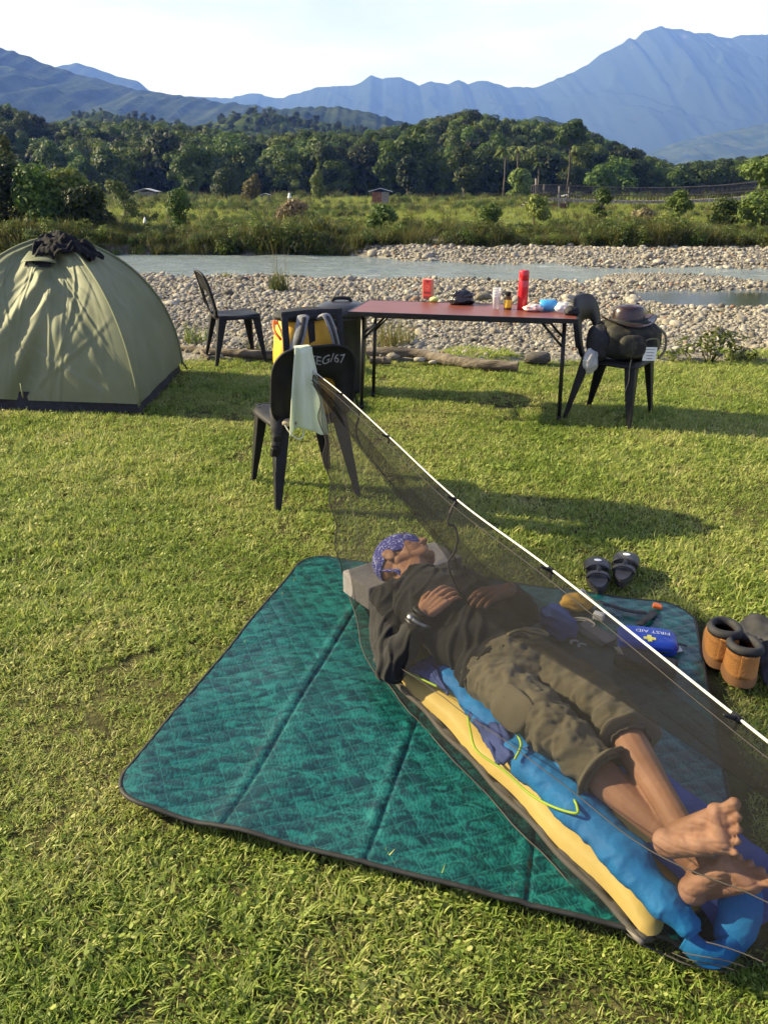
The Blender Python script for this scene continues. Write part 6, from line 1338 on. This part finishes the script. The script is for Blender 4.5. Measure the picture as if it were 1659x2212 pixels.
mb = MB(); mb.tube(spline(pts_, 140), .0024, 6); tag(mb.build('charging_cable', M('pale_cable', (.50, .44, .36), (.58, .52, .44), rough=.5)), 'coiled pale charging cable in front of the ochre pouch', 'cable')
b = mz(1292, 1338); mb = MB(); mb.box((b.x, b.y, b.z + .014), (.04, .03, .026), (0, 0, -.5)); tag(mb.build('charger_plug', m_white, smooth=False, bevel=.004), 'small white charger plug right of the coiled cable', 'charger')
b = mz(1282, 1372); t_ = thing('smartphone', 'grey smartphone lying flat on the mat beside the cable', 'phone', b, R(-8)); mb = MB(); mb.box((0, 0, .006), (.085, .15, .009), (0, 0, R(40))); mb.build('case', M('grey_case', (.12, .12, .13), (.16, .16, .17), rough=.5), t_, smooth=False, bevel=.003); mb = MB(); mb.box((0, 0, .0112), (.077, .14, .001), (0, 0, R(40))); mb.build('screen', M('dark_glass', (.05, .05, .055), rough=.1), t_, smooth=False)
b = mz(1205, 1352); tag(crumple(b + Vector((0, 0, .015)), (.06, .11, .022), 1.5, .25).build('blue_cloth', M('blue_cloth', (.015, .05, .22), (.03, .09, .34), rough=.85)), 'crumpled dark blue cloth beside the sleeper', 'cloth')
b = mz(1240, 1392); t_ = thing('earphones', 'small white earphones lying on the mat inside the net', 'earphones', b)
for dx, dy in ((0, 0), (.022, -.022)): mb = MB(); mb.tube([(dx + .014 * math.cos(a), dy + .012 * math.sin(a), .008) for a in [.3 + j * .35 for j in range(11)]], .004, 8); mb.build('earbud', m_white, t_)
b = mz(1392, 1442); t_ = thing('eyeglass_case', 'flat dark brown case with a pale tab on the mat in front of the pouch', 'case', b, R(-25)); mb = MB(); mb.box((0, 0, .02), (.20, .085, .034)); mb.build('case', M('dark_case', (.016, .012, .010), (.026, .020, .016), rough=.6), t_, smooth=False, bevel=.01); mb = MB(); mb.box((-.09, .0, .04), (.02, .045, .003), (0, .0, .4)); mb.build('tab', M('tan_tab', (.30, .24, .14), rough=.7), t_, smooth=False)
# sandals
m_sand = M('sandal_rubber', (0.014, 0.014, 0.016), (0.028, 0.028, 0.032), scale=30, rough=.55, bump=.3, bscale=90); m_soleg = M('sandal_strap', (0.03, 0.03, 0.036), (0.05, 0.05, 0.058), rough=.5)
def sandal(label, c, rz, side):
    t_ = thing('sandal', label, 'sandal', c, rz, 'pair of black sandals on the grass')
    def outl(a): return (.046 + .010 * math.sin(a) ) * math.cos(a) * (1 + .10 * side * math.sin(a)), .132 * math.sin(a)
    for nm, k, z0, z1, mt_ in (('sole', 1.0, .0, .024, m_sand), ('footbed', .93, .024, .030, m_soleg)):
        mb = MB(); P_ = [outl(6.2832 * i / 40) for i in range(40)]; mb.add([(x * k, y * k, z0) for x, y in P_] + [(x * k, y * k, z1) for x, y in P_], [(i, (i + 1) % 40, 40 + (i + 1) % 40, 40 + i) for i in range(40)] + [tuple(range(39, -1, -1)), tuple(range(40, 80))]); mb.build(nm, mt_, t_, smooth=False)
    def strap(y0, y1, h, w_):
        mb = MB(); mb.grid(lambda u, v: Vector((w_ * math.cos(math.pi * u), y0 + (y1 - y0) * v, .022 + h * math.sin(math.pi * u))), 20, 6); return mb.build('strap', m_soleg, t_, solid=.005)
    st = strap(.020, .095, .034, .053); strap(-.045, -.020, .03, .046)
    mb = MB(); mb.ell((.0, .062, .0595), (.016, .011, .003)); mb.build('badge', m_prt, st)
    mb = MB(); mb.tube([(.0, .03, .056), (.0, -.03, .053)], .006, 6, flat=(1.4, .4)); mb.build('centre_strap', m_sand, t_)
g1, g2 = U(1288, 1262), U(1345, 1248)
sandal('black sandal closer to the cord, left of the pair', (g1.x, g1.y, .022), R(-12), -1); sandal('black sandal farther from the cord, right of the pair', (g2.x, g2.y, .022), R(-22), 1)
# boots
m_nub = M('tan_nubuck', (0.36, 0.155, 0.040), (0.46, 0.21, 0.062), scale=9, rough=.85, bump=.2, bscale=120); m_gum = M('gum_sole', (0.20, 0.095, 0.04), (0.27, 0.135, 0.06), rough=.7)
def boot(label, c, rz):
    t_ = thing('boot', label, 'boot', c, rz, 'pair of tan boots on the grass')
    mb = MB()
    prof = [(-.045, .028, .050, .055, 0), (.0, .030, .048, .05, .0), (.05, .03, .05, .05, 0)]
    def up_(u, v):
        a = 2 * math.pi * u; z = .03 + .085 * v; fx = .048 * (1 - .06 * v); back = -.062 + .006 * v; front = .205 * (1 - v) ** 1.1 * (1 if v < .98 else 1) + .062 * v
        y = math.sin(a); yy = (front if y > 0 else -back) * y; wv = fx * (1 + .10 * max(0, y) * (1 - v)) * math.copysign(abs(math.cos(a)) ** .8, math.cos(a))
        return Vector((wv, yy, z + .012 * max(0, -y) * v))
    mb.grid(up_, 49, 16); mb.build('upper', m_nub, t_, solid=.006)
    mb = MB(); P_ = [up_(i / 48, 0) for i in range(48)]; n0 = 48; mb.add([(p_.x * 1.10, p_.y * 1.05, 0) for p_ in P_] + [(p_.x * 1.12, p_.y * 1.06, .022) for p_ in P_] + [(p_.x * 1.06, p_.y * 1.03, .036) for p_ in P_], [(r * n0 + i, r * n0 + (i + 1) % n0, (r + 1) * n0 + (i + 1) % n0, (r + 1) * n0 + i) for r in range(2) for i in range(n0)] + [tuple(range(n0 - 1, -1, -1)), tuple(range(2 * n0, 3 * n0))]); mb.build('sole', m_gum, t_, sharp=40)
    mb = MB(); mb.tube([up_(i / 40, 1.0) + Vector((0, 0, .004)) for i in range(41)], .0125, 10, flat=(1, 1.25)); mb.build('padded_collar', m_blackf, t_)
    mb = MB(); mb.grid(lambda u, v: Vector((-.022 + .044 * u, .060 + .09 * (1 - v), .06 + .045 * v + .012 * math.sin(math.pi * u))), 8, 10); mb.build('tongue', m_nub, t_, solid=.005)
    mb = MB(); mb.grid(lambda u, v: up_(.70 + .10 * u, .05 + .9 * v) * 1.0 + Vector((0, -.005, 0)), 8, 8); mb.build('heel_patch', m_nub, t_, solid=.004)
    mb = MB()
    for k in range(4): y_ = .080 + .026 * k; z_ = .106 - .015 * k; mb.tube([(-.03, y_, z_), (0, y_ + .008, z_ + .012), (.03, y_, z_)], .003, 5)
    mb.build('laces', m_ypo, t_)
    mb = MB(); mb.grid(lambda u, v: up_(u, 0) * (.9 * v) + Vector((0, 0, .034)), 33, 4); mb.build('insole', m_blackf, t_)
b1, b2 = U(1556, 1440), U(1598, 1478)
boot('tan leather boot at the left of the pair', (b1.x, b1.y + .02, .015), R(-18)); boot('tan leather boot at the right of the pair, nearest the viewer', (b2.x, b2.y + .02, .015), R(-14))
b = U(1655, 1440); mb = MB()
mb.grid(lambda u, v: Vector((b.x - .05 + .18 * u + .03 * math.sin(v * 5), b.y + .17 - .36 * v + .03 * math.sin(u * 4), .03 + .065 * math.sin(math.pi * min(1, u * 1.1)) * (.6 + .4 * math.sin(v * 4 + 1)) + .018 * noise.noise(Vector((u * 5, v * 7, 3))))), 30, 40); tag(mb.build('dark_garment', m_blackf, solid=.006), 'black garment lying on the grass right of the boots', 'garment')
